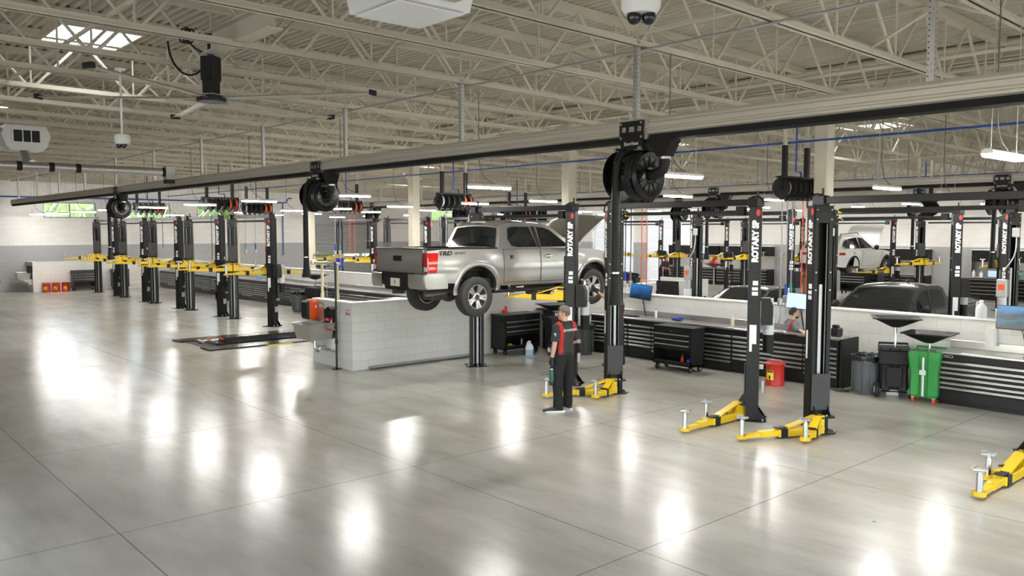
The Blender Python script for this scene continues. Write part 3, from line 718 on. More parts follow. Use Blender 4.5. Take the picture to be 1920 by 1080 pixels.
# banks of small hose reels
def reel_bank(label,loc,ht,hoses=None):
    t=thing('hose_reel_bank',label,'hose reel',loc)            # origin: centre of reels; bank runs along Y
    F=MB();F.bx(-.05,.05,-.62,.62,.20,.24)
    for y in(-.45,.42): F.bx(-.045,.045,y-.045,y+.045,.24,.86)
    for y in(-.62,.60): F.bx(-.06,.06,y,y+.02,.12,.24)
    F.bx(-.12,.10,-.60,.60,.215,.235);F.build('hanging_frame',M['black'],t,smooth=0)
    for y in(-.45,.42): MB().bx(-.03,.03,y-.03,y+.03,.86,ht).build('ceiling_stem',M['beige'],t,smooth=0)
    for k in range(6):
        y=-.52+k*.205;r=MB()
        Mx=Matrix.Translation((0,y,0))@Matrix.Rotation(pi/2,4,'X')
        r.lathe([(.02,-.055),(.205,-.055),(.21,-.05),(.205,-.045),(.12,-.04),(.12,.04),(.205,.045),(.21,.05),(.205,.055),(.02,.055)],24,M=Mx)
        r.bx(-.03,.03,y-.075,y-.065,-.03,.22);r.cyl((-.02,y-.10,-.02),(-.02,y-.06,-.02),.05,n=10)
        r.bx(-.05,.05,y-.03,y+.03,-.25,-.20)
        ro=r.build('hose_reel',M['blackpl'],t)
        hm=('grey_hose','rubber','rubber','rubber','orange_hose','orange_hose')[k]
        MB().lathe([(.12,-.038),(.175,-.038),(.185,0),(.175,.038),(.12,.038)],20,M=Mx,cap=False).build('wound_hose',M[hm],ro)
    MB().tube([(.02,-.05,ht-.1),(.02,-.05,.34),(.02,.15,.34),(.02,.15,.24)],.02,8).build('supply_pipe',M['blue'],t)
    h=MB().tube(bez((-.03,-.6,.2),(-.12,-.72,.0),(-.1,-.74,-.2),(.0,-.62,-.12),10),.012,6);h.build('feed_hose',M['rubber'],t)
    return t
BANKS=[((-9.05,15.9,3.86),'above the right workbench before the beige column',[(2.05,'grey_hose','grey'),(2.0,'grey_hose','blue'),(2.0,'grey_hose','teal'),None,(2.0,'orange_hose',None),(2.0,'orange_hose',None)]),
       ((-19.5,15.0,3.84),'above the silver pickup roof',[(1.5,'grey_hose',None),(1.5,'grey_hose',None),None,None,None,None]),
       ((-27.2,11.1,3.85),'in front of the high windows over the fourth raised lift',[None,(1.6,'rubber',None),None,(1.5,'rubber',None),None,None]),
       ((-34.6,11.2,3.85),'in front of the second high window, farthest left',[None,None,(1.3,'rubber',None),None,None,(1.3,'rubber',None)]),
       ((-31.6,14.4,3.85),'behind the sign of the lift next to the pit',[(1.4,'grey_hose','teal'),None,(1.4,'grey_hose','blue'),None,(1.5,'orange_hose',None),None]),
       ((-27.2,15.9,3.85),'half hidden behind the middle exhaust reel, before the grey shutter',[(1.4,'grey_hose','blue'),(1.4,'grey_hose','teal'),None,(1.6,'orange_hose',None),(1.6,'orange_hose',None),None]),
       ((-13.4,15.9,3.86),'behind the nearest exhaust reel, its hoses showing right of it',[(1.9,'rubber','teal'),(1.9,'rubber','blue'),(1.9,'rubber','grey'),None,(2.3,'orange_hose',None),(2.3,'orange_hose',None)]),
       ((-27.5,31.5,3.72),'far back before the white sectional doors',[None]*6),((-10.3,25.4,3.64),'far right behind the crossbar of the right lift',[None]*6),((-24.5,22.0,3.62),'above the pickup hood, before the bright back windows',[None]*6)]
RB=None
def handle_gun(t,x,y,z,grip):
    g=MB();g.cyl((x,y,z+.34),(x,y,z+.10),.022,.03,n=8);o=g.build('grip',M[grip],t)
    b=MB();b.box((x,y,z+.02),(.09,.09,.16),ch=.02);b.tube(bez((x,y,z-.06),(x+.02,y,z-.3),(x,y+.02,z-.32),(x-.06,y+.05,z-.45),6),.012,6);b.build('nozzle',M['galv'],o)
for i,(p,d,hs) in enumerate(BANKS):
    lab='bank of six hose reels '+d
    ht=bot_z(p[1])-p[2]
    if RB is None: RB=reel_bank(lab,p,ht);r=RB
    else: r=dup(RB,p,label=lab)
    if i==0: RB0=[c for c in RB.children]
names={'grey':'cable_grey','blue':'bluepl','teal':'teal'}
SH={d:w for (p,d,h),w in zip(BANKS,('above the right workbench','above the pickup roof','over the fourth raised lift','over the second high window','next to the pit lift','before the grey shutter','behind the nearest exhaust reel','a','b','c'))}
for (p,d,hs) in BANKS:
    for k,h in enumerate(hs):
        if not h:continue
        L,hm,grip=h;y=p[1]-.52+k*.205;x=p[0]
        t=thing('drop_hose','%s drop hose of reel %s in the bank %s'%({'grey_hose':'grey','rubber':'black','orange_hose':'orange'}[hm],('one','two','three','four','five','six')[k],SH[d]),'hose',(x,y,p[2]-.27-L))
        MB().tube([(0,0,L+.02),(.01,0,L*.6),(-.005,.01,L*.3),(0,0,.30 if grip else 0)],.011,6).build('hose',M[hm],t)
        if grip: handle_gun(t,0,0,-.04,names[grip])
        else: MB().cyl((0,0,-.06),(0,0,.02),.014,n=6).build('coupling',M['chrome'],t)
# LED strip lights, one per bay
def led(label,loc):
    t=thing('led_strip_light',label,'light',loc)
    L=.47
    MB().prism([(-.06,0),(.06,0),(.05,.035),(.02,.05),(-.02,.05),(-.05,.035)],lambda u,v,w:(u,w,v),-L,L).build('housing',M['white'],t)
    MB().bx(-.052,.052,-L+.01,L-.01,-.030,-.001,0,None,.010).build('diffuser',M['led'],t,smooth=0)
    c=MB();z=bot_z(loc[1])-loc[2]
    for y in(-.36,.36): c.cyl((0,y,.05),(0,y,z),.004,n=4)
    c.build('suspension_wire',M['galv'],t,smooth=0)
    MB().tube([(0,.1,.05)]+bez((0,.1,.06),(0,.0,.12),(0,-.2,.1),(0,-.25,.5),7)+[(0,-.25,z)],.008,5).build('power_cord',M['cable_grey'],t)
    return t
LEDS=[]
for k,X in enumerate((-3.05,-7.1,-11.2,-15.9,-20.5,-24.5,-28.6,-33.2,-37.0,-41.2,-44.3)):
    LEDS.append((X,9.4,('at the right edge','right of the nearest hose reel','left of the nearest hose reel above the pickup','right of the middle hose reel','left of the middle hose reel','fifth from the left wall','before the second high window','beside the far hose reel','before the first high window','before the first high window, farther left','farthest left over the wash sink')[k],'front'))
LEDS.append((-2.4,9.5,'doubled beside the rightmost one','front'))
for X,d in((-6.7,'over the right end of the low wall'),(-11.3,'over the rolling tool cart on the right'),(-15.6,'over the pickup hood'),(-18.4,'over the pickup cab'),(-22.2,'over the pickup bed'),(-26.0,'left of the middle beige column'),(-29.6,'over the left workbench end'),(-33.9,'over the left workbench middle'),(-42.3,'over the left workbench start')):
    LEDS.append((X,14.9,d,'workbench'))
for X,d in((-7.0,'behind the lift crossbar at right'),(-11.1,'before the stacked reels on the right'),(-15.8,'left of the nearest hanging hose'),(-20.8,'above the pickup cab roof'),(-25.7,'beside the middle beige column'),(-29.6,'before the grey shutter, right side'),(-34.6,'before the grey shutter, left side'),(-38.5,'left of the grey shutter'),(-41.8,'near the left wall')):
    LEDS.append((X,18.4,d,'second'))
for X,d in((-5.4,'far right'),(-10.2,'right'),(-15.0,'centre right'),(-23.0,'centre'),(-31.4,'over the pickup cab'),(-35.0,'centre left'),(-38.9,'before the shutter frame'),(-42.5,'by the left wall')):
    LEDS.append((X,24.2,d,'third'))
for X,d in((-10.0,'added fill at the right'),(-13.5,'added fill right of the white SUV'),(-17.2,'added fill behind the white SUV'),(-21.0,'added fill left of the white SUV'),(-25.0,'added fill over the pair of screens'),(-29.0,'added fill over the dark workbench'),(-33.5,'added fill before the left sectional door'),(-38.5,'added fill by the far corner')):
    LEDS.append((X,37.0,d,'back wall'))  # extra row added to brighten the back wall
for X,d in((-11.2,'rightmost'),(-16.0,'above the white SUV'),(-21.0,'added fill left of the white SUV'),(-26.5,'by the sectional doors'),(-32.0,'before the sectional doors'),(-38.0,'in the far corner')):
    LEDS.append((X,33.0,d,'rearmost'))
LP=None
for X,Y,d,row in LEDS:
    lab='LED strip light of the %s row, %s'%(row,d)
    z=3.75 if row not in('rearmost','back wall') else 3.95
    if LP is None: LP=led(lab,(X,Y,z));LP['group']='hanging LED strip lights'
    else: dup(LP,(X,Y,z),label=lab,group='hanging LED strip lights')
# fill lights added up out of view to brighten the hall
for X,Y in ((-2.0,-4.4),(-8.0,-4.4),(-14.5,-4.4),(-21.0,-4.4),(-28.0,-4.4),(-36.0,-4.4),(2.6,3.2),(3.5,8.5),(3.0,14),(1.8,20),(1.8,28)):
    t=thing('added_fill_light','unseen fill light added up between the joists, out of view','light',(X,Y,bot_z(Y)+.55),0,'added fill lights out of view')
    MB().bx(-.30,.30,-.16,.16,.0,.07,0,None,.02).build('housing',M['white'],t);MB().bx(-.27,.27,-.13,.13,-.012,-.001).build('diffuser',M['bay'],t,smooth=0)
# ceiling fan on a cross beam
B=MB();B.bx(-.11,.11,-1.05,1.05,.28,.30).bx(-.11,.11,-1.05,1.05,0,.02).bx(-.01,.01,-1.05,1.05,.02,.28)
bo=B.build('fan_support_beam',M['beige'],None,(-10.86,4.75,5.50),rad(90),smooth=0);tag(bo,'beige steel cross beam under the joists carrying the big fan','beam')
fan=thing('ceiling_fan','large five-bladed aluminium industrial fan hanging from a beige cross beam','fan',(-11.86,4.75,4.88))
MB().lathe([(.05,-.05),(.20,-.05),(.21,-.02),(.20,.03),(.05,.04)],24).build('hub',M['blackpl'],fan)
m_=MB();m_.box((0,0,.18),(.18,.18,.22),0,.6,.01).box((0,0,.42),(.22,.20,.34),0,.6,.012);m_.build('motor_housing',M['black'],fan)
MB().cyl((0,0,.58),(0,0,.70),.045,n=10).build('blue_coupling',M['bluepl'],fan)
mt=MB();mt.cyl((0,0,.68),(0,0,.86),.04,n=10);mt.prism([(-.16,.0),(.16,0),(.05,-.14),(-.05,-.14)],lambda u,v,w:(u,w,v+.92),-.06,.06);mt.build('mount_bracket',M['black'],fan,rz=.6)
for k in range(5):
    a=rad((38,107,172,231,305)[k]);b=MB()
    b.grid([[(r,-.075,.0),(r,-.03,.022),(r,.03,.018),(r,.075,-.012),(r,.03,.004),(r,-.03,.008)] for r in(.17,1.2,2.40)],0,True)
    bl=b.build('fan_blade',M['alu'],fan,rz=a);MB().prism([(2.40,-.08),(2.42,-.085),(2.46,.06),(2.40,.08)],lambda u,v,w:(u,v,w),-.025,.045).build('winglet',M['blackpl'],bl)
w=MB().tube(bez((-11.84,4.72,5.45),(-12.1,4.6,5.0),(-12.5,4.4,5.3),(-12.56,4.4,5.75),12),.016,6)
for q in range(3): w.tube([(-12.34+.16*cos(t*.6),4.55+.05*q,5.82+.10*sin(t*.6)) for t in range(11)],.014,5,closed=False)
w.tube(bez((-12.3,4.6,5.75),(-12.2,4.65,5.6),(-12.0,4.7,5.55),(-11.9,4.74,5.5),6),.014,5)
tag(w.build('coiled_cable',M['rubber']),'black cable coiled and looping beside the big fan mount','cable')
# security cameras
def dome_cam(loc,drop,label,sc=1.0):
    t=thing('security_camera',label,'camera',loc)
    MB().lathe([(.02,.16),(.13,.16),(.15,.12),(.15,.02),(.12,-.03),(.02,-.04)],24).build('camera_body',M['white'],t)
    for k in(-.055,.055): MB().ell((k,-.03,-.055),(.055,.055,.06),12,8).build('lens_dome',M['glass_dark'],t)
    MB().cyl((0,0,.16),(0,0,drop),.022 if drop>.5 else .05,n=10).build('drop_pole',M['white'],t)
    if drop>.5: MB().lathe([(.10,drop-.03),(.11,drop),(.02,drop)],18).build('mount_plate',M['white'],t)
    t.scale=(sc,)*3;t.rotation_euler.z=rad(48);return t
dome_cam((-4.15,4.98,4.66),.80,'white twin-lens dome camera under the ceiling at top right of centre')
dome_cam((-13.2,3.92,4.30),1.45,'white twin-lens camera hanging on a pole left of the big fan',.75)
t=thing('cassette_unit','white ceiling air unit cut by the top edge of the photo','air conditioner',(-6.75,4.66,5.08),rad(0));t.scale=(.75,)*3
MB().prism([(-.55,0),(.55,0),(.62,.18),(.62,.40),(-.62,.40),(-.62,.18)],lambda u,v,w:(u,w,v),-.55,.55).build('unit_casing',M['white'],t,smooth=0)
MB().bx(-.50,.50,-.50,.50,-.03,-.005,0,None,.01).build('bottom_panel',M['white'],t)
MB().box((.75,.15,.12),(.18,.16,.16),ch=.01).cyl((.6,.1,.2),(.75,.15,.15),.03).build('junction_box',M['beige'],t)
t=thing('cooling_unit','white louvred box unit above the round duct at upper left','air conditioner',(-23.9,4.75,4.98));t.scale=(.72,)*3
MB().prism([(-.62,.12),(-.5,0),(.5,0),(.62,.12),(.75,.5),(.62,.85),(-.62,.85),(-.75,.5)],lambda u,v,w:(w,u,v),-.5,.5).build('unit_casing',M['white'],t,smooth=0)
g=MB().bx(.501,.53,-.40,.40,.68,.74).bx(.501,.53,-.40,.40,.22,.28).bx(.501,.53,-.46,-.40,.22,.74).bx(.501,.53,.40,.46,.22,.74)
for q in(-.12,.14): g.bx(.501,.525,q-.015,q+.015,.28,.68)
g.build('louvre_frame',M['white'],t,smooth=0);MB().bx(.5005,.504,-.40,.40,.28,.68).build('grille_opening',M['blackpl'],t)
MB().bx(-.35,-.30,-.6,.6,.85,.95).bx(.30,.35,-.6,.6,.85,.95).build('hanging_rail',M['galv'],t)
t=thing('spiral_duct','round galvanised spiral duct ending in a square box at upper left','duct',(-23.0,2.0,4.55))
pr=[];k=0
while k<=118:
    pr.append((.105+(.005 if k%4==0 else 0),k*.05));k+=1
MB().lathe(pr,22,M=Matrix.Rotation(-pi/2,4,'X')).build('duct_pipe',M['galv'],t)
MB().cyl((-.5,2.75,.1),(-.9,2.75,.42),.10,n=18).tube([(0,2.75,.06),(-.3,2.75,.08),(-.5,2.75,.12)],.10,14).build('riser',M['galv'],t)
for q in(2.45,3.15,3.75): MB().cyl((0,q-.06,0),(0,q+.06,0),.112,n=22).build('black_band',M['rubber'],t)
MB().box((0,6.0,-.02),(.26,.24,.36),ch=.01).build('end_box',M['galv'],t);MB().cyl((0,5.80,0),(0,5.9,0),.115,n=22).bx(-.12,.12,5.89,6.11,-.30,-.20).build('flex_collar',M['rubber'],t)
# ================================================================== CABINETS AND SHOP THINGS
def drawer_cabinet(name,label,x0,x1,yf,yb,h,cols,matn='black',cat='cabinet',group=None,drawers=((.02,.22),(.24,.32),(.34,.42),(.44,.53),(.55,.64),(.66,.74),(.76,.86)),toe=.06):
    """front faces -Y; cols = number of drawer stacks"""
    t=thing(name,label,cat,((x0+x1)/2,yf,0),0,group);w=(x1-x0)/2;d=yb-yf
    MB().bx(-w,w,.02,d,toe,h,0,None,.004).bx(-w+.03,w-.03,.06,d,0,toe).build('cabinet_body',M[matn],t,smooth=0)
    cw=2*w/cols
    for c in range(cols):
        a=-w+c*cw+.008;b=a+cw-.016
        for i,(z0,z1) in enumerate(drawers):
            H=h-toe;f=MB().bx(a,b,0,.02,toe+z0*H,toe+z1*H,0,None,.003)
            o=f.build('drawer',M[matn],t,smooth=0)
            if i==0 and c%2==0 : continue
            zt=toe+z1*H
            MB().bx(a+.01,b-.01,-.028,.0,zt-.022,zt-.006,0,None,.004).bx(a+.01,b-.01,-.004,.0,zt-.045,zt-.03).build('handle',M['steel'],o,smooth=0)
    return t
for (a,b,c,l) in ((-13.95,-12.75,1,'black drawer cabinet left of the nearest hanging hose, leftmost of the right workbench'),(-12.74,-11.35,2,'black drawer cabinet behind the nearest hanging hose'),
                  (-11.34,-9.9,2,'black drawer cabinet right behind the rolling tool cart'),(-9.89,-8.96,1,'black drawer cabinet left of the seated mechanic')):
    drawer_cabinet('drawer_cabinet',l,a,b,14.95,15.57,.90,c,group='right workbench cabinets')
drawer_cabinet('drawer_cabinet','black drawer cabinet under the seated mechanic\'s arm, behind the red can',-8.94,-7.53,14.88,15.12,.90,2)
tag(MB().bx(-7.50,-7.46,14.9,15.57,0,.94).build('desk_end_panel',M['black'],smooth=0),'black end panel closing the right end of the seated mechanic\'s bench','panel')
drawer_cabinet('drawer_cabinet','black drawer cabinet right of the green drain, lettered at top left',-5.76,-3.0,14.93,15.55,.875,2)
def worktop(x0,x1,yf,yb,h,label,bs=.12,notch=None):
    t=MB().bx(x0,x1,yf,yb,h,h+.04,0,None,.005).bx(x0,x1,yb-.03,yb,h+.041,h+.04+bs,0,None,.005)
    tag(t.build('worktop',M['steel'],smooth=0),label,'worktop')
worktop(-14.0,-8.95,14.93,15.585,.905,'long brushed steel worktop with backsplash behind the tool cart')
worktop(-8.93,-7.46,14.86,15.14,.945,'brushed steel worktop carrying the seated mechanic\'s arm',.0)
worktop(-5.78,-2.95,14.91,15.585,.88,'shiny steel worktop with keyboard at right edge',.14)
put(text_mesh('OSO',M['steel'],.075,.002,.001,0,1.3),'lettering',[o for o in bpy.data.objects if o.get('label','').endswith('lettered at top left')][0],frame((-1.32,-.003,.815),(1,0,0),(0,0,1)))
for i in range(7):
    x1=-29.0-2.28*i
    drawer_cabinet('drawer_cabinet','charcoal drawer cabinet number %s from the right of the left workbench'%('one','two','three','four','five','six','seven')[i],x1-2.27,x1,15.0,15.57,.86,2,'char',group='left workbench cabinets')
for i in range(4):
    x1=-20.0-2.24*i
    drawer_cabinet('drawer_cabinet','charcoal drawer cabinet %s behind the sink wall, left of the silver pickup'%('beside the pickup','second','third','behind the grey bin')[i],x1-2.23,x1,15.0,15.57,.86,2,'char',group='cabinets behind the sink wall')
worktop(-45.0,-29.0,14.98,15.585,.865,'long steel worktop over the charcoal cabinets of the left bays')
worktop(-28.98,-19.98,14.98,15.585,.865,'steel worktop over the charcoal cabinets behind the sink wall')
def tool_cart(label,loc,rz,w=1.0,d=.50,h=.95,matn='black',group=None):
    """front faces local -y, origin at floor centre of the front edge"""
    t=thing('tool_cart',label,'tool cart',loc,rz,group);a=w/2
    c=MB();z0=.13
    c.bx(-a,a,0,d,.46,h-.03);c.bx(-a,a,0,d,z0,z0+.02);c.bx(-a,-a+.03,0,d,z0,.46);c.bx(a-.03,a,0,d,z0,.46);c.bx(-a,a,d-.02,d,z0,.46);c.bx(-a,a,0,.02,z0,z0+.09)
    c.bx(-a-.015,a+.015,-.015,d+.015,h-.03,h,0,None,.006);c.build('cart_body',M[matn],t,smooth=0)
    H=h-.5
    for k in range(4):
        za=.475+k*H*.245;f=MB().bx(-a+.03,a-.03,-.015,.0,za,za+H*.235,0,None,.003).build('drawer',M[matn],t,smooth=0)
        if k<3: MB().bx(-a+.05,a-.05,-.04,-.015,za+H*.235-.03,za+H*.235-.008,0,None,.004).build('handle',M['steel'],f,smooth=0)
        else: MB().cyl((0,-.016,za+.05),(0,-.03,za+.05),.012,n=10).build('lock',M['chrome'],f)
    MB().tube([(-a-.005,.08,h-.12),(-a-.07,.08,h-.12),(-a-.07,d-.08,h-.12),(-a-.005,d-.08,h-.12)],.014,8).build('push_handle',M[matn],t)
    for x in(-a+.07,a-.07):
        for y in(.07,d-.07):
            q=MB().cyl((x-.02,y,.055),(x+.02,y,.055),.055,n=14).bx(x-.03,x+.03,y-.03,y+.03,.10,.13).bx(x-.032,x-.025,y-.02,y+.02,.04,.11).build('caster',M['rubber'],t)
            MB().cyl((x-.023,y,.055),(x+.023,y,.055),.025,n=10).build('caster_hub',M['galv'],q)
    return t
tool_cart('black rolling tool cart under the pickup, before the white stub wall',(-14.80,13.45,0),rad(90),1.15,.50,.97)
tool_cart('black rolling tool cart standing before the long steel worktop',(-10.85,14.16,0),rad(0),1.0,.46,.95)
tool_cart('black rolling tool cart between the two rightmost posts of the left lift row',(-33.2,13.4,0),rad(0),.75,.5,.95)
tool_cart('black tool cart beside the three red cans at the left wall',(-44.45,11.25,0),rad(90),1.05,.5,1.02,'char')
tool_cart('black tool cart half hidden behind the leftmost hose, red tools on its side',(-44.45,12.95,0),rad(90),.75,.5,1.02,'char')
tool_cart('black tool cart on the left of the white SUV far behind',(-18.4,37.6,0),rad(0),1.2,.5,1.0)
def cart_item(name,label,cat,mb,m,loc): 
    o=mb.build(name,M[m],None,loc);tag(o,label,cat);return o
cart_item('red_tool','red power tool lying on the cart under the pickup','tool',MB().box((0,0,.05),(.16,.08,.08),ch=.015).box((0,.03,.12),(.05,.05,.12),ch=.01),'redlogo',(-15.05,13.1,.985))
cart_item('cut_off_tool','orange and yellow hand tool in the cart tray under the pickup','tool',MB().ell((0,0,.05),(.08,.05,.05)).box((.1,0,.05),(.12,.04,.04)),'yellow_lab',(-14.98,13.2,.155))
cart_item('spray_can','grey spray can in the open tray of the cart under the pickup','can',MB().lathe([(.03,0),(.032,.01),(.032,.16),(.015,.18),(.012,.2)],12),'galv',(-15.0,13.6,.152))
cart_item('blue_glove_box','blue pack in the tray of the cart before the worktop','box',MB().box((0,0,.06),(.16,.12,.12),0,.3,.02),'bluepl',(-10.5,14.35,.152))
cart_item('red_bottle','red and white bottle in the tray of the cart before the worktop','bottle',MB().lathe([(.03,0),(.034,.02),(.034,.12),(.012,.16),(.012,.19)],12),'redlogo',(-10.7,14.33,.152))
t=thing('tall_cabinet','black narrow cabinet with open lid tray beside the cart under the pickup','cabinet',(-14.86,14.62,0))
MB().bx(-.25,.25,-.2,.2,.0,.98,0,None,.01).build('cabinet_body',M['black'],t,smooth=0);MB().bx(-.42,.30,-.28,.25,.985,1.02,0,None,.01).build('top_tray',M['black'],t)
cart_item('red_caddy','red tray of tools on the narrow cabinet under the pickup','tray',MB().box((0,0,.04),(.34,.2,.08),ch=.02).box((.03,0,.10),(.2,.1,.05),ch=.02),'redlogo',(-14.9,14.55,1.02))
# trash bins
def bin_round(label,loc,h,r,m,liner=True):
    t=thing('trash_bin',label,'bin',loc)
    MB().lathe([(r*.80,0),(r*.82,.02),(r*.97,h*.9),(r*1.05,h*.905),(r*1.06,h),(r*1.0,h),(r*.93,h*.92),(r*.74,.05)],28,cap=False).cyl((0,0,.005),(0,0,.04),r*.78,n=28).build('bin_body',M[m],t)
    f=MB()
    for k in range(6):
        a=k*pi/3+.4;f.box((cos(a)*r*.93,sin(a)*r*.93,h*.5),(.03,.10,h*.8),0,a,.01)
    for a in(rad(-60),rad(120)): f.box((cos(a)*r*1.08,sin(a)*r*1.08,h*.84),(.06,.16,.07),0,a,.02)
    f.build('bin_rib',M[m],t)
    if liner:
        rows=[];random.seed(5)
        for (rr,z) in ((r*.9,h*.93),(r*1.02,h*1.0),(r*1.12,h*1.01),(r*1.14,h*.95),(r*1.10,h*.88)):
            rows.append([(cos(2*pi*k/40)*(rr+random.uniform(-.012,.012)),sin(2*pi*k/40)*(rr+random.uniform(-.012,.012)),z+random.uniform(-.02,.02)) for k in range(40)])
        MB().grid(rows,0,True).build('bin_liner',M['bag'],t,smooth=60)
    return t
bin_round('grey plastic bin with black liner, right of the bench by the white wall',(-7.0,14.95,0),.70,.26,'grey_pl')
bin_round('grey plastic bin with liner before the left workbench, beside the lift post',(-28.0,14.3,0),.72,.27,'grey_pl')
bin_round('dark plastic bin in the corner behind the standing mechanic',(-13.75,14.5,0),.72,.25,'char')
def oily_can(label,loc,group=None):
    t=thing('oily_waste_can',label,'can',loc,0,group)
    MB().lathe([(.02,.02),(.17,.02),(.17,.0),(.175,.0),(.175,.06),(.17,.07),(.17,.40),(.175,.41)],28).build('can_body',M['red'],t)
    MB().lathe([(.182,.40),(.195,.41),(.195,.435),(.17,.455),(.02,.46)],28).build('can_lid',M['red'],t)
    MB().tube([(-.13,0,.41),(-.13,0,.50),(.13,0,.50),(.13,0,.41)],.006,6).build('handle',M['galv'],t)
    rows=[[(.1715*sin(a),-.1715*cos(a),z) for a in [(-.45+.9*k/8) for k in range(9)]] for z in(.12,.30)]
    lab=MB().grid(rows).build('warning_label',M['yellow_lab'],t)
    MB().grid([[(.1725*sin(a),-.1725*cos(a),z) for a in [(-.42+.84*k/8) for k in range(9)]] for z in(.265,.292)]).grid([[(.1725*sin(a),-.1725*cos(a),z) for a in(-.1,0,.1)] for z in(.13,.2)]).build('label_print',M['black'],lab)
    return t
OC=oily_can('red oily waste can with yellow label before the right workbench',(-8.52,14.36,0))
OC.rotation_euler.z=rad(-5)
for k,(y,w) in enumerate(((9.60,'left of'),(10.03,'middle of'),(10.46,'right of'))): dup(OC,(-44.72,y,0),rad(60),'red oily waste can, %s the three by the far left wall'%w,'three red cans')
# oil drains
def oil_drain(label,loc,rz,m,wheels,funnel_h,fm='blackpl'):
    t=thing('oil_drain',label,'oil drain',loc,rz)
    B=MB()
    rows=[]
    for (z,sx,sy,n_) in ((.10,.21,.17,0),(.14,.23,.19,0),(.50,.22,.18,.02),(.74,.25,.21,0),(.86,.26,.22,0),(.90,.25,.21,0)):
        rows.append([(sx*x,sy*y-(n_ if abs(x)<.4 and y<0 else 0)*-1,z) for x,y in((-1,-.8),(-.85,-1),(-.35,-1),(-.25,-.82),(.25,-.82),(.35,-1),(.85,-1),(1,-.8),(1,.8),(.85,1),(-.85,1),(-1,.8))])
    B.grid(rows,0,True);B.add([p for p in rows[-1]],[tuple(range(12))]);B.add([p for p in rows[0]],[tuple(range(12))[::-1]])
    B.build('tank',M[m],t,smooth=30)
    MB().tube([(-.24,.20,.80),(-.24,.27,.93),(.24,.27,.93),(.24,.20,.80)],.022,8).build('push_handle',M[m],t)
    if wheels=='big':
        for x in(-.28,.28):
            w=MB().lathe([(.06,-.035),(.11,-.04),(.135,-.02),(.135,.02),(.11,.04),(.06,.035)],22,M=Matrix.Translation((x,-.17,.136))@Matrix.Rotation(pi/2,4,'Y')).build('wheel',M['rubber'],t)
            MB().cyl((x-.045,-.17,.136),(x+.045,-.17,.136),.062,n=16).build('wheel_hub',M['white'],w)
        MB().cyl((-.25,-.17,.136),(.25,-.17,.136),.012,n=8).bx(-.1,.1,.08,.14,.0,.10).build('axle',M['galv'],t)
        MB().bx(-.26,.26,-.24,-.19,.60,.86,0,None,.02).bx(-.13,.13,-.215,-.19,.20,.56,0,None,.01).build('front_panel',M[m],t)
    else:
        for x in(-.17,.17):
            for y in(-.13,.13):
                w=MB().cyl((x-.015,y,.045),(x+.015,y,.045),.045,n=14).build('caster',M['orange_red'],t);MB().bx(x-.025,x+.025,y-.02,y+.02,.07,.11).build('caster_fork',M['galv'],w)
        MB().cyl((0,-.185,.12),(0,-.20,.80),.020,n=10).build('sight_tube',M['milk'],t);MB().bx(-.05,.05,-.23,-.20,.5,.58).build('tube_clip',M['sticker'],t)
    MB().cyl((.02,.05,.88),(.02,.05,funnel_h),.022,n=10).build('funnel_pole',M['chrome'],t)
    f=MB();H=funnel_h
    def ring(a,z): return [(.02+a*x,.05+a*y*.85,z) for x,y in((-1,-.9),(-.9,-1),(.9,-1),(1,-.9),(1,.9),(.9,1),(-.9,1),(-1,.9))]
    f.grid([ring(.05,H-.02),ring(.10,H+.0),ring(.36,H+.14),ring(.40,H+.145),ring(.40,H+.165),ring(.35,H+.155),ring(.09,H+.03),ring(.04,H+.02)],0,True)
    f.build('funnel_pan',M[fm],t,smooth=25)
    return t
oil_drain('black wheeled oil drain with funnel pan, beside the grey bin at right',(-6.52,14.98,0),rad(28),'blackpl','big',1.27)
oil_drain('green oil drain with black funnel pan, left of the right drawer cabinet',(-6.00,15.05,0) if False else (-5.93,14.93,0),rad(6),'green','small',1.05)
oil_drain('black wheeled drain beside the grey bin of the left bays',(-27.3,14.55,0),rad(20),'blackpl','big',1.22)
oil_drain('black wheeled drain under the pickup, left of the standing mechanic',(-14.25,14.05,0),rad(80),'blackpl','big',1.05)
for X,Y,m,l in((-11.9,37.8,'green','green oil drain with black funnel by the far back wall'),(-21.3,37.6,'blackpl','black oil drain with funnel by the far back wall, left of the lift'),(-26.8,24.8,'green','green drain tub behind the low wall by the hanging hoses')):
    oil_drain(l,(X,Y,0),0,m,'small' if m=='green' else 'big',1.15)
# jugs and bottles on counters
def jug(label,loc,m='milk',s=1.0,fl=True):
    t=thing('plastic_jug',label,'jug',loc);t.scale=(s,)*3
    MB().lathe([(.02,0),(.085,.0),(.09,.02),(.09,.17),(.07,.22),(.03,.26),(.03,.285)],16).tube(bez((-.07,0,.2),(-.10,0,.27),(-.06,0,.29),(-.025,0,.265),5),.014,6).build('jug_body',M[m],t)
    MB().cyl((0,0,.285),(0,0,.31),.034,n=12).build('cap',M['white'],t)
    if fl: MB().cyl((0,0,.003),(0,0,.12),.0915,n=16,cap=False).build('fluid_level',M['fluid'],t)
jug('white jug of pale blue fluid on the bench left of the pickup bumper',(-21.6,15.3,.91),s=1.3)
jug('white jug with yellow band on the floor beside the tool cart under the pickup',(-14.55,13.58,0) if False else (-14.52,13.42,0),s=1.1)
jug('white plastic jug on top of the low wall at right',(-5.35,15.7,1.465),fl=False)
jug('pale blue container on the steel worktop left of the lift post',(-9.55,15.3,.946),'fluid',1.1,False)
jug('pale blue container on the left workbench behind the lifts',(-33.5,15.3,.91),'fluid',1.2,False)
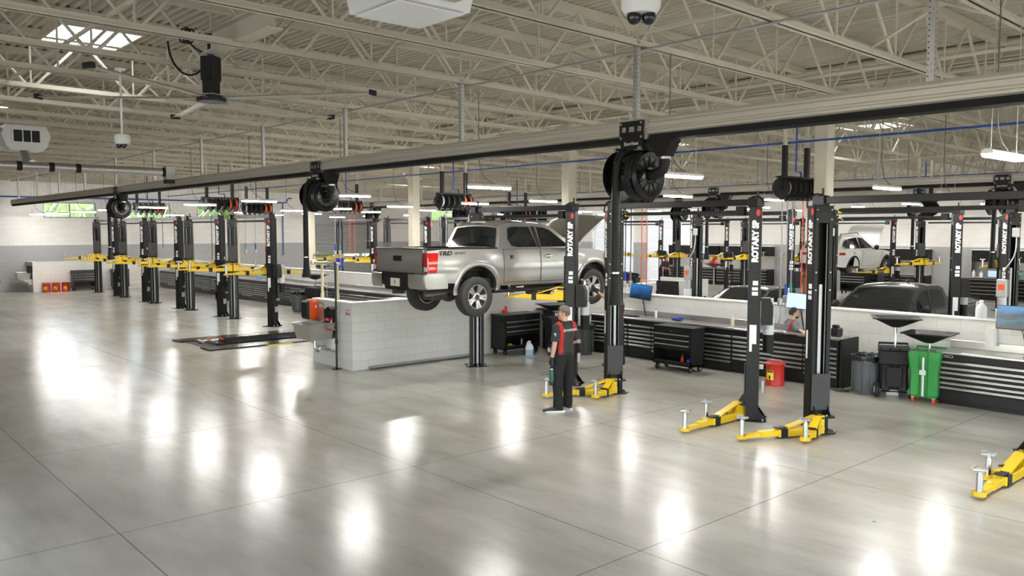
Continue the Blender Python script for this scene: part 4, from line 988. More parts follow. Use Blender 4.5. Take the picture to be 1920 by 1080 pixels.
def bottle(label,loc,m,h=.2,r=.033,capm='white'):
    t=thing('bottle',label,'bottle',loc);MB().lathe([(.01,0),(r,.003),(r,h*.66),(r*.45,h*.82),(r*.42,h*.9)],14).build('bottle_body',M[m],t);MB().cyl((0,0,h*.9),(0,0,h),r*.5,n=10).build('cap',M[capm],t);return t
bottle('cream bottle standing on the steel worktop right of the tool cart',(-10.05,15.2,.946),'cream',.24,.036)
bottle('clear water bottle with blue label on the steel worktop',(-12.2,15.3,.946),'milk',.22,.032,'bluepl')
for k in range(4): bottle('small blue bottle, %s of four in a row on the bench left of the pickup'%('first','second','third','last')[k],(-23.2+.13*k,15.35,.906),'bluepl',.16,.04)
bottle('black and red bottle behind the blue bottles',(-22.45,15.35,.906),'blackpl',.32,.05,'redlogo')
cart_item('blue_rag','crumpled blue rag on the steel worktop beside the water bottle','rag',MB().ell((0,0,.03),(.16,.09,.03),10,5).ell((.08,.04,.05),(.08,.06,.03),8,5),'bluepl',(-11.55,15.25,.946))
cart_item('keyboard','black keyboard on the steel worktop at right edge','keyboard',MB().box((0,0,.012),(.45,.15,.022),ch=.005),'blackpl',(-4.25,15.12,.92))
cart_item('keyboard','black keyboard on the steel worktop under the tilted landscape monitor','keyboard',MB().box((0,0,.012),(.45,.15,.022),ch=.005),'blackpl',(-12.85,15.15,.946))
cart_item('computer_mouse','black mouse beside the keyboard at right edge','mouse',MB().ell((0,0,.015),(.035,.055,.018),10,6),'blackpl',(-3.85,15.1,.92))
cart_item('label_printer','black receipt printer at the right end of the seated mechanic\'s bench','printer',MB().box((0,0,.08),(.16,.2,.16),ch=.02).box((0,-.04,.19),(.13,.10,.06),ch=.02),'blackpl',(-7.62,15.0,.986))
cart_item('floor_rag','grey cloth strap lying on the floor beside the grey bin','cloth',MB().tube([(-.2,0,.02),(0,.08,.03),(.18,0,.02),(.1,-.1,.02),(-.1,-.06,.03)],[(.03,.012)]*5,6),'char',(-7.42,14.72,0))
# monitors on wall arms
def monitor(label,c,w,h,rz,tilt,scr,arm_y):
    t=thing('monitor',label,'monitor',c,rz)
    R=Matrix.Rotation(tilt,4,'Y')@Matrix.Rotation(rad(-6),4,'X')
    MB().bx(-w/2,w/2,-.012,.018,-h/2,h/2,0,R,.005).build('monitor_case',M['blackpl'],t,smooth=0)
    if scr: MB().bx(-w/2+.008,w/2-.008,-.0145,-.0122,-h/2+.012,h/2-.008,0,R).build('screen',M[scr],t,smooth=0)
    MB().box((0,.05,0),(.12,.06,.12),ch=.01).tube([(0,.06,0),(.0,.14,-.05),(.06,arm_y,-.08)],.018,6).box((.06,arm_y,-.08),(.08,.02,.16)).build('monitor_arm',M['blackpl'],t)
    MB().tube(bez((.05,.04,-h/2+.02),(.02,.1,-h/2-.2),(.12,.05,-h/2-.3),(.06,.14,-h/2-.5),8),.008,5).tube(bez((.0,.04,-h/2+.02),(.08,.1,-h/2-.2),(.02,.05,-h/2-.35),(.12,.14,-h/2-.45),8),.006,5).build('monitor_cables',M['rubber'],t)
monitor('tilted monitor with blue mountain wallpaper above the steel worktop',(-12.72,15.38,1.53),.56,.36,rad(12),rad(6),'scr_blue',.2)
monitor('monitor with pale blue web page above the seated mechanic\'s bench',(-8.66,15.44,1.56),.50,.32,rad(14),rad(4),'scr_page',.13)
monitor('monitor with lake wallpaper at right edge over the steel worktop',(-4.62,15.36,1.54),.72,.40,rad(8),rad(1),'scr_lake',.22)
monitor('black back of a monitor standing over the low wall, left of the disconnect box',(-12.6,16.25,1.55),.60,.42,rad(190),0,None,.40)
# paper towel dispensers / papers on the low wall
cart_item('paper_roll','white paper towel roll on the wall left of the lake monitor','paper towel',MB().cyl((0,0,0),(0,0,.30),.095,n=20),'white',(-5.10,15.49,1.02))
cart_item('clipboard_sheet','white sheet hanging on the wall above the seated mechanic','paper',MB().bx(-.16,.16,0,.006,0,.42),'sticker',(-9.15,15.588,.98))
# wash sink with eyewash on the end of the sink wall ---------------------------------
def wash_sink(x,y,label):
    t=thing('wash_sink',label,'sink',(x,y,0))
    b=MB();zt=.95;zb=.62;a=.40;f=-.62
    def ring(xa,ya,yb,z): return [(-xa,ya,z),(xa,ya,z),(xa,yb,z),(-xa,yb,z)]
    b.grid([ring(a-.06,f+.06,-.08,zb),ring(a,f,-.03,zt-.02),ring(a+.03,f-.03,-.01,zt),ring(a+.03,f-.03,-.01,zt+.015),ring(a-.02,f+.02,-.06,zt+.01),ring(a-.08,f+.08,-.10,zb+.03)],0,True)
    b.add(ring(a-.06,f+.06,-.08,zb),[(3,2,1,0)]).add(ring(a-.08,f+.08,-.10,zb+.03),[(0,1,2,3)])
    b.bx(-a-.03,a+.03,-.02,-.004,zt,zt+.32);b.build('basin',M['steel'],t,smooth=25)
    MB().tube([(-.02,-.05,1.06),(-.02,-.06,1.34)]+bez((-.02,-.06,1.34),(-.02,-.08,1.44),(-.02,-.24,1.44),(-.02,-.25,1.30),8),.014,8).cyl((-.12,-.03,1.06),(.08,-.03,1.06),.02).cyl((-.14,-.04,1.05),(-.14,-.12,1.07),.012).cyl((.10,-.04,1.05),(.10,-.12,1.07),.012).build('tap',M['chrome'],t)
    MB().cyl((0,-.3,.62),(0,-.3,.45),.028).tube(bez((0,-.3,.46),(0,-.3,.30),(.12,-.26,.30),(.12,-.24,.42),8)+[(.12,-.22,.44),(.3,-.05,.44)],.024,8).cyl((-.25,-.02,.40),(-.25,-.16,.38),.014).cyl((.3,-.02,.38),(.3,-.16,.36),.014).build('drain_trap',M['chrome'],t)
    for s in(-1,1): MB().prism([(-.005,.62),(-.42,.62),(-.005,.36)],lambda u,v,w:(w,u,v),s*.30-.012,s*.30+.012).build('support_bracket',M['steel'],t,smooth=0)
    MB().bx(-a-.05,a+.08,-.008,-.002,.32,.95).build('wall_sheet',M['steel'],t,smooth=0)
    return t
wash_sink(-16.42,9.045,'stainless wash sink on the end of the sink wall, left of the eyewash pole')
wash_sink(-45.6,9.095,'stainless wash sink at the far left end of the low wall')
t=thing('soap_dispenser','black and red soap dispenser at the top of the sink wall end','dispenser',(-16.95,9.04,.98))
MB().bx(-.18,.16,-.26,-.06,.02,.44,0,None,.04).build('black_cover',M['blackpl'],t);MB().bx(-.17,.17,-.12,-.003,.0,.46,0,None,.02).bx(.161,.19,-.22,-.003,.03,.43,0,None,.01).build('red_back',M['orange_red'],t);MB().cyl((0,-.16,.02),(0,-.16,-.06),.03).build('nozzle',M['galv'],t)
t=thing('paper_dispenser','dark hand towel dispenser on the steel splashback of the sink','dispenser',(-16.12,9.02,.98));MB().prism([(-.13,0),(.13,0),(.15,.30),(.05,.36),(-.13,.28)],lambda u,v,w:(u,w,v),-.13,-.002).build('dispenser_cover',M['blackpl'],t)
t=thing('paper_dispenser','black towel box on the low wall end beside the far left sink','dispenser',(-45.1,9.09,.95));MB().bx(-.15,.15,-.2,-.0,.0,.36,0,None,.03).build('dispenser_cover',M['blackpl'],t)
t=thing('eyewash_station','emergency eyewash and drench pole with red handle beside the sink','eyewash',(-15.80,8.93,0))
MB().lathe([(.02,.03),(.11,.012),(.115,0)],20).cyl((0,0,0),(0,0,2.32),.022,n=12).tube([(0,0,2.30),(-.55,.1,2.30),(-.62,.12,2.30)],.020,8).build('black_pipe',M['black_gloss'],t)
MB().lathe([(.03,.93),(.14,.96),(.16,1.0),(.15,1.0),(.12,.97),(.02,.945)],20,(-.24,-.02,0)).cyl((0,0,.98),(-.14,-.02,.97),.016).cyl((0,0,.85),(-.10,-.03,.86),.018).cyl((-.30,-.02,.99),(-.30,-.02,1.04),.02).cyl((-.18,-.02,.99),(-.18,-.02,1.04),.02).build('eyewash_bowl',M['galv'],t)
MB().bx(-.33,-.05,-.10,-.06,.835,.865,0,None,.008).cyl((-.29,-.02,1.04),(-.29,-.02,1.10),.028).cyl((-.17,-.02,1.04),(-.17,-.02,1.09),.028).box((-.22,-.1,1.06),(.12,.06,.05),ch=.01).build('red_handle',M['redlogo'],t)
MB().cyl((0,0,.55),(0,0,.63),.034).cyl((0,0,1.30),(0,0,1.34),.03).build('pipe_coupling',M['black'],t)
MB().tube([(-.60,.12,2.30),(-.60,.12,1.60),(-.55,.12,1.50),(-.65,.12,1.50),(-.60,.12,1.60)],.006,5).build('pull_chain',M['galv'],t)
t=thing('shower_frame','two cream plastic pipes standing on the low wall behind the eyewash pole','pipe',(-16.45,9.16,CAPZ+.045))
MB().cyl((-.35,.0,0),(-.35,0,.80),.032).cyl((.33,0,0),(.33,0,.80),.032).cyl((-.75,0,.80),(.42,0,.80),.03).box((-.75,0,.80),(.14,.12,.12),ch=.02).cyl((-.35,0,0),(-.35,0,.12),.042).cyl((.33,0,0),(.33,0,.12),.042).build('cream_pipe',M['cream'],t)
MB().tube([(-.75,0,.82),(-.85,.06,.95),(-.72,.1,1.02)],.022,6).build('valve_lever',M['galv'],t)
t=thing('wall_sign','small white eyewash sign with red symbols near the corner of the sink wall','sign',(-15.50,9.046,1.16));MB().bx(-.11,.11,-.006,-.001,0,.22).build('sign_plate',M['sticker'],t,smooth=0)
MB().ell((-.05,-.0068,.05),(.035,.001,.035),10,5).ell((.05,-.0068,.05),(.035,.001,.03),10,5).bx(-.08,-.02,-.007,-.0062,.12,.14).bx(.02,.08,-.007,-.0062,.12,.14).build('red_symbol',M['redlogo'],t)
o=MB().cyl((-15.28,9.42,.035),(-15.27,12.3,.035),.033,n=14).build('steel_pipe',M['galv']);tag(o,'long grey pipe lying on the floor along the white stub wall','pipe')
# wheel alignment pit rack sunk flush in the floor ------------------------------------
t=thing('alignment_rack','flush black alignment scissor rack in the floor left of the sink','scissor lift',(-21.55,7.9,0))
for x,nm in((-1.0,'l'),(1.0,'r')):
    MB().bx(x-.32,x+.32,0,5.6,.002,.030,0,None,.006).build('runway',M['steel' if False else 'black_gloss'],t)
MB().bx(-.66,.66,.15,5.5,.0015,.010).build('pit_cover',M['black'],t)
g=MB()
for k in range(34): g.bx(-.45,.45,.9+k*.14,.93+k*.14,.011,.05)
for x in(-.5,.46): g.bx(x,x+.04,.5,5.4,.011,.06)
g.build('cable_track',M['blackpl'],t,smooth=0)
MB().bx(-.55,-.1,.35,.42,.02,.08).bx(-.3,.35,.55,.60,.02,.09).cyl((-.2,.3,.06),(-.2,.9,.06),.03).build('scissor_link',M['galv'],t)
MB().box((-.25,.62,.09),(.14,.1,.08),ch=.02).box((-.05,.85,.09),(.16,.08,.08),ch=.02).build('red_actuator',M['redlogo'],t)
for (x,y) in((-1.38,1.6),(1.36,1.5),(1.36,3.0)): MB().bx(x-.05,x+.05,y,y+.7,.002,.02).build('yellow_edge',M['yellow_lab'],t)
# wheel balancer / alignment machines behind the sink wall
t=thing('tyre_machine','black tyre changer with yellow arm behind the sink wall, left of the pickup bumper','machine',(-18.9,12.8,0))
MB().bx(-.45,.45,-.4,.4,0,.85,0,None,.03).bx(-.06,.06,.3,.45,.85,1.5,0,None,.02).build('machine_body',M['blackpl'],t)
MB().cyl((0,0,.86),(0,0,.94),.28,n=20).box((.2,-.1,1.0),(.3,.2,.12),ch=.02).cyl((-.1,-.2,1.0),(.3,-.2,1.0),.05).bx(-.5,.4,-.35,.1,1.10,1.13).build('turntable',M['galv'],t)
MB().tube([(-.7,-.3,.9),(-.3,-.3,.82),(-.1,-.1,.9)],.035,8).build('yellow_arm',M['cream'],t)
t=thing('service_cabinet','black service cabinet with bottles on top behind the cream pipes','cabinet',(-20.2,14.3,0));MB().bx(-.7,.5,-.35,.35,0,.98,0,None,.01).build('cabinet_body',M['black'],t,smooth=0)
t=thing('wheel_balancer','black wheel balancer with trays and chrome arms behind the rear low wall','machine',(-23.0,22.6,0))
MB().bx(-.9,.6,-.4,.4,.1,.95,0,None,.03).bx(-.2,.0,.2,.4,.95,1.9,0,None,.02).build('machine_body',M['blackpl'],t)
MB().bx(-.7,.3,-.42,.1,1.0,1.05).cyl((-.4,-.2,1.15),(.5,-.2,1.15),.07).box((.65,0,1.2),(.2,.3,.25),ch=.03).bx(-.8,-.55,-.43,-.40,.4,.6).build('machine_tray',M['galv'],t)
# paint: blue buckets hanging on lifts / funnel with red bucket
for X,Y,l in((-30.6,17.5,'blue bucket hung beyond the left low wall, left of the lift post'),(-26.2,16.6,'blue bucket hung above the low wall by the middle hose nozzle'),(-21.2,16.9,'blue bucket hung left of the pickup tailgate')):
    t=thing('plastic_bucket',l,'bucket',(X,Y,1.45));MB().lathe([(.02,0),(.12,0),(.19,.36),(.20,.36),(.20,.38),(.175,.37)],20).build('bucket',M['bluepl'],t);MB().cyl((0,.05,-1.45),(0,.05,.0),.02).build('stand_pole',M['galv'],t)
for X,Y,l,red in((-25.0,16.3,'black drain pan with a red funnel above the left low wall',1),(-31.6,17.2,'black drain pan beyond the low wall between the left lift posts',0),(-21.5,31.0,'red funnel in front of the rear lift post by the back wall',1)):
    t=thing('drain_pan',l,'drain pan',(X,Y,1.35));MB().lathe([(.04,0),(.10,.02),(.40,.15),(.42,.15),(.42,.17),(.38,.165),(.08,.04)],22).build('pan',M['blackpl'],t);MB().cyl((0,0,-1.35),(0,0,.02),.03).build('pan_pole',M['galv'],t)
    if red: MB().lathe([(.30,.17),(.26,.20),(.10,.30),(.07,.42),(.02,.43)],18).build('red_funnel',M['redlogo'],t)
# disconnect boxes on second-row lift posts
for X,l in((-14.13,'by the black monitor back'),(-10.13,'left of the dark pickup'),(-6.13,'by the white jug')):
    t=thing('disconnect_box','grey disconnect box with warning label on the lift post '+l,'electrical box',(X,19.2,1.35))
    MB().bx(-.10,.10,-.14,.0,.25,.62,0,None,.01).cyl((0,-.07,.0),(0,-.07,.25),.09,n=14).build('switch_body',M['galv'],t);MB().bx(-.06,.06,-.144,-.1405,.40,.52).build('warning_label',M['orange_red'],t)
    MB().cyl((0,-.07,-.35),(0,-.07,.0),.11,n=14).build('oil_tank',M['milk'],t)
    MB().tube(bez((0,-.07,.62),(-.02,-.1,.95),(.28,-.1,.9),(.22,-.05,1.5),10),.014,6).box((.2,-.03,1.6),(.14,.05,.2),ch=.01).build('flex_conduit',M['galv'],t)
# back wall workstations -------------------------------------------------------------
def workstation(x0,x1,label,screens=()):
    t=thing('wall_workstation',label,'workbench',((x0+x1)/2,38.75,0));w=(x1-x0)/2
    MB().bx(-w,w,.02,.72,.08,.92).build('base_cabinet',M['black'],t,smooth=0)
    for c in range(3):
        a=-w+c*2*w/3
        for k in range(5): 
            d=MB().bx(a+.02,a+2*w/3-.02,0,.02,.12+k*.155,.26+k*.155).build('drawer',M['black'],t,smooth=0)
            MB().bx(a+.04,a+2*w/3-.04,-.03,.0,.235+k*.155,.255+k*.155).build('handle',M['steel'],d,smooth=0)
    MB().bx(-w,w,-.02,.72,.921,.96).bx(-w,w,.70,.73,.961,1.62).build('steel_backsplash',M['steel'],t,smooth=0)
    MB().bx(-w,w,.35,.73,1.621,2.12,0,None,.01).bx(-w,-w+.03,.4,.73,.961,1.62).build('overhead_cabinet',M['black'],t,smooth=0)
    MB().bx(-w,w,.3,.73,2.121,2.15).build('light_shelf',M['white'],t,smooth=0)
for a,b,l in((-30.3,-26.85,'dark wall workbench with overhead cabinets, left of the pair with screens'),(-26.75,-23.6,'dark wall workbench with overhead cabinets, right of the pair with screens'),(-18.9,-15.6,'dark wall workbench behind the white SUV'),(-13.8,-9.6,'dark wall workbench with bottles at the right back wall')):
    workstation(a,b,l)
for X,l in((-27.6,'blue-lit monitor before the dark overhead cabinets, left one'),(-24.6,'blue-lit monitor before the dark overhead cabinets, right one'),(-9.9,'blue-lit monitor at the far right back wall')):
    monitor(l,(X,38.55,1.92),.75,.50,0,0,'scr_page',.5)
t=thing('laptop','open laptop with blue screen on the right back wall workbench','laptop',(-12.9,38.9,.961));MB().bx(-.2,.2,-.15,.12,0,.02).build('laptop_base',M['galv'],t);MB().bx(-.2,.2,.12,.14,.02,.30).build('laptop_lid',M['blackpl'],t);MB().bx(-.19,.19,.117,.1195,.03,.29).build('screen',M['scr_page'],t)
for k,(dx,m,h) in enumerate(((-1.9,'milk',.3),(-1.6,'milk',.26),(-.4,'sticker',.28),(-.1,'teal',.2),(.5,'milk',.24),(.8,'sticker',.14),(1.2,'orange_red',.08))):
    bottle('bottle number %s on the shelf of the right back wall workbench'%('one','two','three','four','five','six','seven')[k],(-11.7+dx,38.85,.962),m,h,.07)
t=thing('exit_sign','small red exit sign far back above the left wall door','sign',(-43.2,31.2,3.25));MB().bx(-.01,.01,-.22,.22,0,.2).build('sign_face',mat('red_lit_sign',(.5,.02,.02),.4,emit=(1,.03,.02),es=4),t);MB().cyl((0,0,.2),(0,0,2.0),.008,n=5).build('hanger',M['galv'],t)
# ================================================================== VEHICLES  (local: +x right, +y forward, rear axle y=0)
def wheel(parent,x,y,z,R,W,side,spin=0.0,name='wheel'):
    o=bpy.data.objects.new(name,None);COL.objects.link(o);o.parent=parent;o.location=(x,y,z)
    Mx=Matrix.Rotation(pi/2*side,4,'Y')           # lathe +z -> outward
    rr=.60*R
    w=MB().lathe([(rr,-W/2+.02),(R*.86,-W/2),(R*.97,-W/2+.02),(R,-W/2+.05),(R,W/2-.05),(R*.97,W/2-.02),(R*.86,W/2),(rr+.02,W/2-.01),(rr,W/2-.02),(rr,W/2-.03)],40,M=Mx,cap=False).build('tyre',M['tyre'],o,smooth=40)
    k=MB()
    k.lathe([(rr,W/2-.02),(rr*.96,W/2-.02),(rr*.93,W/2-.06),(rr*.92,-W/2+.03),(rr,-W/2+.03)],36,M=Mx,cap=False)
    k.lathe([(.02,W/2-.03),(.07,W/2-.035),(.085,W/2-.06),(.08,W/2-.1)],20,M=Mx)
    for i in range(5):
        for s in(-.17,.17):
            a=2*pi*i/5+s+spin
            v=[]
            for r,hw,zz in((.06,.030,W/2-.045),(rr*.6,.021,W/2-.035),(rr*.95,.030,W/2-.03)):
                for sg in(-1,1):
                    p=V((r*cos(a)-sg*hw*sin(a),r*sin(a)+sg*hw*cos(a),zz));v.append(Mx@p);v.append(Mx@(p-V((0,0,.035))))
            k.add(v,[(0,2,6,4),(4,6,10,8),(0,4,5,1),(4,8,9,5),(2,3,7,6),(6,7,11,10)])
    k.build('rim',M['rim'],o,smooth=30)
    MB().lathe([(rr*.88,-.02),(rr*.88,.0),(.03,.0)],28,M=Mx,cap=False).lathe([(rr*.95,W/2-.10),(.05,W/2-.10)],28,M=Mx,cap=False).build('rim_barrel',M['rimdark'],o)
    MB().lathe([(.02,W/2-.02),(.045,W/2-.022),(.05,W/2-.04)],16,M=Mx).build('centre_cap',M['rimdark'],o)
    return o
def vehicle(name,label,cat,P,loc,rz):
    root=thing(name,label,cat,loc,rz)
    paint=P['paint'];WB=P['wb'];R=P['R'];y0,y1=P['y0'],P['y1'];Wt=P['W'];ztop=P['ztop'];sill=P['sill'];arch=P['arch'];belt=P['belt'];tk=P.get('tuck',.10)
    def Wd(y):return lerp(Wt,y)
    def zb(y):
        z=lerp(sill,y)
        for yc in(0,WB):
            d=abs(y-yc)
            if d<arch: z=max(z,P['az']+sqrt(arch*arch-d*d)*P.get('asq',1))
        return z
    def X(y,z):
        x=Wd(y)
        if z>.95: x-=(z-.95)**2*.55
        if z<.75: x-=(.75-z)**2*tk*4
        x+=.012*math.exp(-((z-.86)/.05)**2)
        for yc in(0,WB):         # wheel-arch swelling
            d=sqrt((y-yc)**2+(z-P['az'])**2)
            x+=.022*math.exp(-((d-arch-.02)/.10)**2)*(1 if z>P['az'] else .6)
        return x
    # y stations, dense at the arches
    ys={y0,y1}
    y=y0
    while y<y1: ys.add(round(y,3));y+=.12
    for yc in(0,WB):
        for k in range(0,25):
            ys.add(round(yc-arch*cos(pi*k/24),4))
        ys.add(yc-arch-.004);ys.add(yc+arch+.004)
    ys=sorted(v for v in ys if y0<=v<=y1)
    NZ=14;B=MB()
    def col(y,s,t0=0,t1=1,off=0):
        a=zb(y);b=lerp(ztop,y);return [(s*(X(y,a+(b-a)*k/NZ)+off),y,a+(b-a)*k/NZ) for k in range(NZ+1)]
    for s in(-1,1): B.grid([col(y,s) for y in ys])
    gap=P.get('open',[])
    for a,b in zip(ys,ys[1:]):        # decks
        if any(g0<=a and b<=g1 for g0,g1 in gap):continue
        rows=[]
        for y in(a,b):
            z=lerp(ztop,y);w=X(y,z);rows.append([(w*u,y,z+P.get('crown',.03)*(1-u*u)) for u in(-1,-.8,-.4,0,.4,.8,1)])
        B.grid(rows)
    for y,sg in((y0,-1),(y1,1)):      # ends
        a=zb(y);b=lerp(ztop,y);rows=[]
        for k in range(NZ+1):
            z=a+(b-a)*k/NZ;w=X(y,z);bl=P.get('bulge',.05)
            rows.append([(w*u,y+sg*bl*(1-u*u)*(1),z) for u in(-1,-.9,-.6,-.2,.2,.6,.9,1)])
        B.grid(rows)
    B.build('body',M[paint],root,smooth=40)
    U=MB();U.bx(-Wd(1)*.80,Wd(1)*.80,y0+.35,y1-.25,lerp(sill,1)+.03,lerp(sill,1)+.16)
    for yc in(0,WB):
        for s in(-1,1):
            x0,x1=sorted((s*.40,s*(Wd(yc)-.03)));U.prism([(yc-arch*1.02*cos(pi*k/12),P['az']+arch*1.02*sin(pi*k/12)) for k in range(13)],lambda u,v,w:(w,u,v),s*.44,s*.45)
            U.grid([[(xx,yc-(arch+.012)*cos(pi*k/16),P['az']+(arch+.012)*sin(pi*k/16)) for k in range(17)] for xx in(x0,x1)])
    U.build('wheel_well',M['under'],root,smooth=30)
    for s in(-1,1):                   # flares / dark arch lips
        for yc in(0,WB):
            rows=[];F=MB()
            for r,o_ in((arch+.085,.004),(arch+.06,.020),(arch+.005,.022),(arch-.01,.002)):
                rows.append([(s*(X(yc-r*cos(t),max(P['az']-.03+r*sin(t)*P.get('asq',1),.4))+o_),yc-r*cos(t),P['az']+r*sin(t)*P.get('asq',1)) for t in [pi*(-.06+1.12*k/30) for k in range(31)]])
            F.grid(rows);F.build('wheel_arch_trim',M[P['flare']],root,smooth=60)
    # greenhouse
    gp=P['gh'];zbelt=P['ghz'];wt=P['ghw'];tum=P['tum']
    def gx(z,y): return min(wt,X(y,zbelt)-.03)-(z-zbelt)*tum
    G=MB();n=len(gp)
    for s in(-1,1):
        vs=[(s*gx(z,y),y,z) for y,z in gp];c=(s*gx(sum(z for _,z in gp)/n,1.5),sum(y for y,_ in gp)/n,sum(z for _,z in gp)/n)
        G.add(vs+[c],[(i,(i+1)%n,n) for i in range(n)])
    us=(-1,-.93,-.8,-.4,0,.4,.8,.93,1)
    rows=[]
    for i in range(n):
        y,z=gp[i];w=gx(z,y);rt=P['crownr'] if i not in(0,n-1) else 0
        rows.append([(w*u,y,z+rt*(1-u*u)) for u in us])
    G.grid(rows)
    cab=G.build('cab_roof',M[paint],root,smooth=30)
    def sidepoly(poly,m,off,nm,par=cab):
        out=[]
        for s in(-1,1):
            k=MB();f=len(poly);k.add([(s*(gx(z,y)+off),y,z) for y,z in poly],[tuple(range(f))]);k.add([(s*(gx(z,y)-.01),y,z) for y,z in poly],[tuple(range(f))])
            for i in range(f): j=(i+1)%f;k.add([(s*(gx(poly[a][1],poly[a][0])+o_),*poly[a]) for a in(i,j) for o_ in(off,-.01)],[(0,1,3,2)])
            out.append(k.build(nm,M[m],par,smooth=0))
        return out
    for poly in P['win']: sidepoly(poly,'glass_dark',.006,'side_window')
    for poly in P.get('pillars',[]): sidepoly(poly,'blackpl',.008,'black_pillar')
    def endglass(i,j,fa,fb,nm,inset,m='glass_dark',o=.008):
        (ya,za),(yb,zb_)=gp[i],gp[j]
        nrm=V((0,-(zb_-za),yb-ya)).normalized()*o
        rows=[]
        for f in(fa,(fa+fb)/2,fb):
            y=ya+(yb-ya)*f;z=za+(zb_-za)*f;w=gx(z,y)-inset
            ra=0 if i in(0,n-1) else P['crownr'];rb=0 if j in(0,n-1) else P['crownr']
            cr=ra+(rb-ra)*f
            rows.append([(w*u,y+nrm.y,z+nrm.z+cr*(1-(u*w/gx(z,y))**2)) for u in us])
        k=MB().grid(rows);return k.build(nm,M[m],cab,smooth=40)
    endglass(*P['rearglass'],'rear_window',.10);endglass(*P['windshield'],'windscreen',.09)
    # doors
    for (a,b,zl,hy,hz) in P['doors']:
        for s in(-1,1):
            k=MB();rows=[]
            for i in range(9):
                y=a+(b-a)*i/8;top=lerp(belt,y);rows.append([(s*(X(y,zl+(top-zl)*q/10)+.006),y,zl+(top-zl)*q/10) for q in range(11)])
            k.grid(rows);rim=[r[0] for r in rows]+[rows[-1][q] for q in range(1,11)]+[r[-1] for r in rows[::-1]][1:]+[rows[0][q] for q in range(9,0,-1)]
            m_=len(rim);k.add(rim+[(p[0]-s*.012,p[1],p[2]) for p in rim],[(i,(i+1)%m_,m_+(i+1)%m_,m_+i) for i in range(m_)])
            d=k.build('door',M[paint],root,smooth=40)
            hx=s*(X(hy,hz)+.006);h=MB();h.bx(min(hx,hx+s*.045),max(hx,hx+s*.045),hy-.11,hy+.11,hz-.014,hz+.02,0,None,.012);h.build('door_handle',M[P['handle']],d)
            MB().ell((hx,hy,hz),(.006,.075,.035),12,6).build('handle_recess',M['glass_dark'],d)
            sm=MB()
            for (p,q) in zip(rim,rim[1:]+rim[:1]): pass
            sm.tube([(p[0]-s*.004,p[1],p[2]) for p in rim],.006,5,closed=True);sm.build('door_gap',M['black'],d)
    for s in(-1,1):
        my,mz=P['mirror'];mx=X(my,mz)
        m=MB().ell((s*(mx+.14),my,mz+.06),(.10,.075,.11),14,8).cyl((s*(mx-.04),my+.02,mz),(s*(mx+.08),my,mz+.02),.025,n=8).build('side_mirror',M[P.get('mirrorm','blackpl')],root)
    for (x,y,z,r0) in P['wheels']:
        s=1 if x>0 else -1
        w=wheel(root,x,y,z,R,P['tw'],s,r0)
    return root,X,zb,gx,cab
PICK=dict(wb=3.236,R=.385,tw=.262,y0=-1.13,y1=4.02,paint='silver',W=[(-1.13,.86),(-.8,.905),(0,.925),(2.9,.925),(3.5,.91),(3.85,.84),(4.02,.74)],
 ztop=[(-1.13,1.225),(.58,1.215),(2.62,1.20),(3.2,1.18),(3.8,1.10),(4.02,1.03)],sill=[(-1.13,.66),(-.7,.60),(.5,.50),(2.7,.48),(3.3,.50),(4.02,.58)],belt=[(.5,1.20),(2.7,1.20)],
 arch=.48,az=.46,asq=.92,flare='silver',tuck=.08,crown=.03,bulge=.03,open=[(-1.0,.50)],
 gh=[(.57,1.20),(.74,1.64),(.90,1.715),(1.35,1.735),(1.85,1.715),(2.10,1.66),(2.72,1.235),(2.80,1.20)],ghz=1.20,ghw=.865,tum=.34,crownr=.05,
 win=[[(.93,1.27),(.86,1.40),(.92,1.61),(1.05,1.645),(1.50,1.645),(1.62,1.24),(1.10,1.24)],[(1.74,1.24),(1.70,1.645),(1.90,1.63),(2.08,1.575),(2.44,1.32),(2.50,1.24)]],
 pillars=[[(1.64,1.23),(1.54,1.655),(1.66,1.655),(1.72,1.23)]],rearglass=(0,1,.10,.92),windshield=(5,6,.06,1.0),
 doors=[(.66,1.64,.56,.86,1.05),(1.66,2.66,.55,1.86,1.05)],handle='chrome',mirror=(2.42,1.20),wheels=[],mirrorm='blackpl')
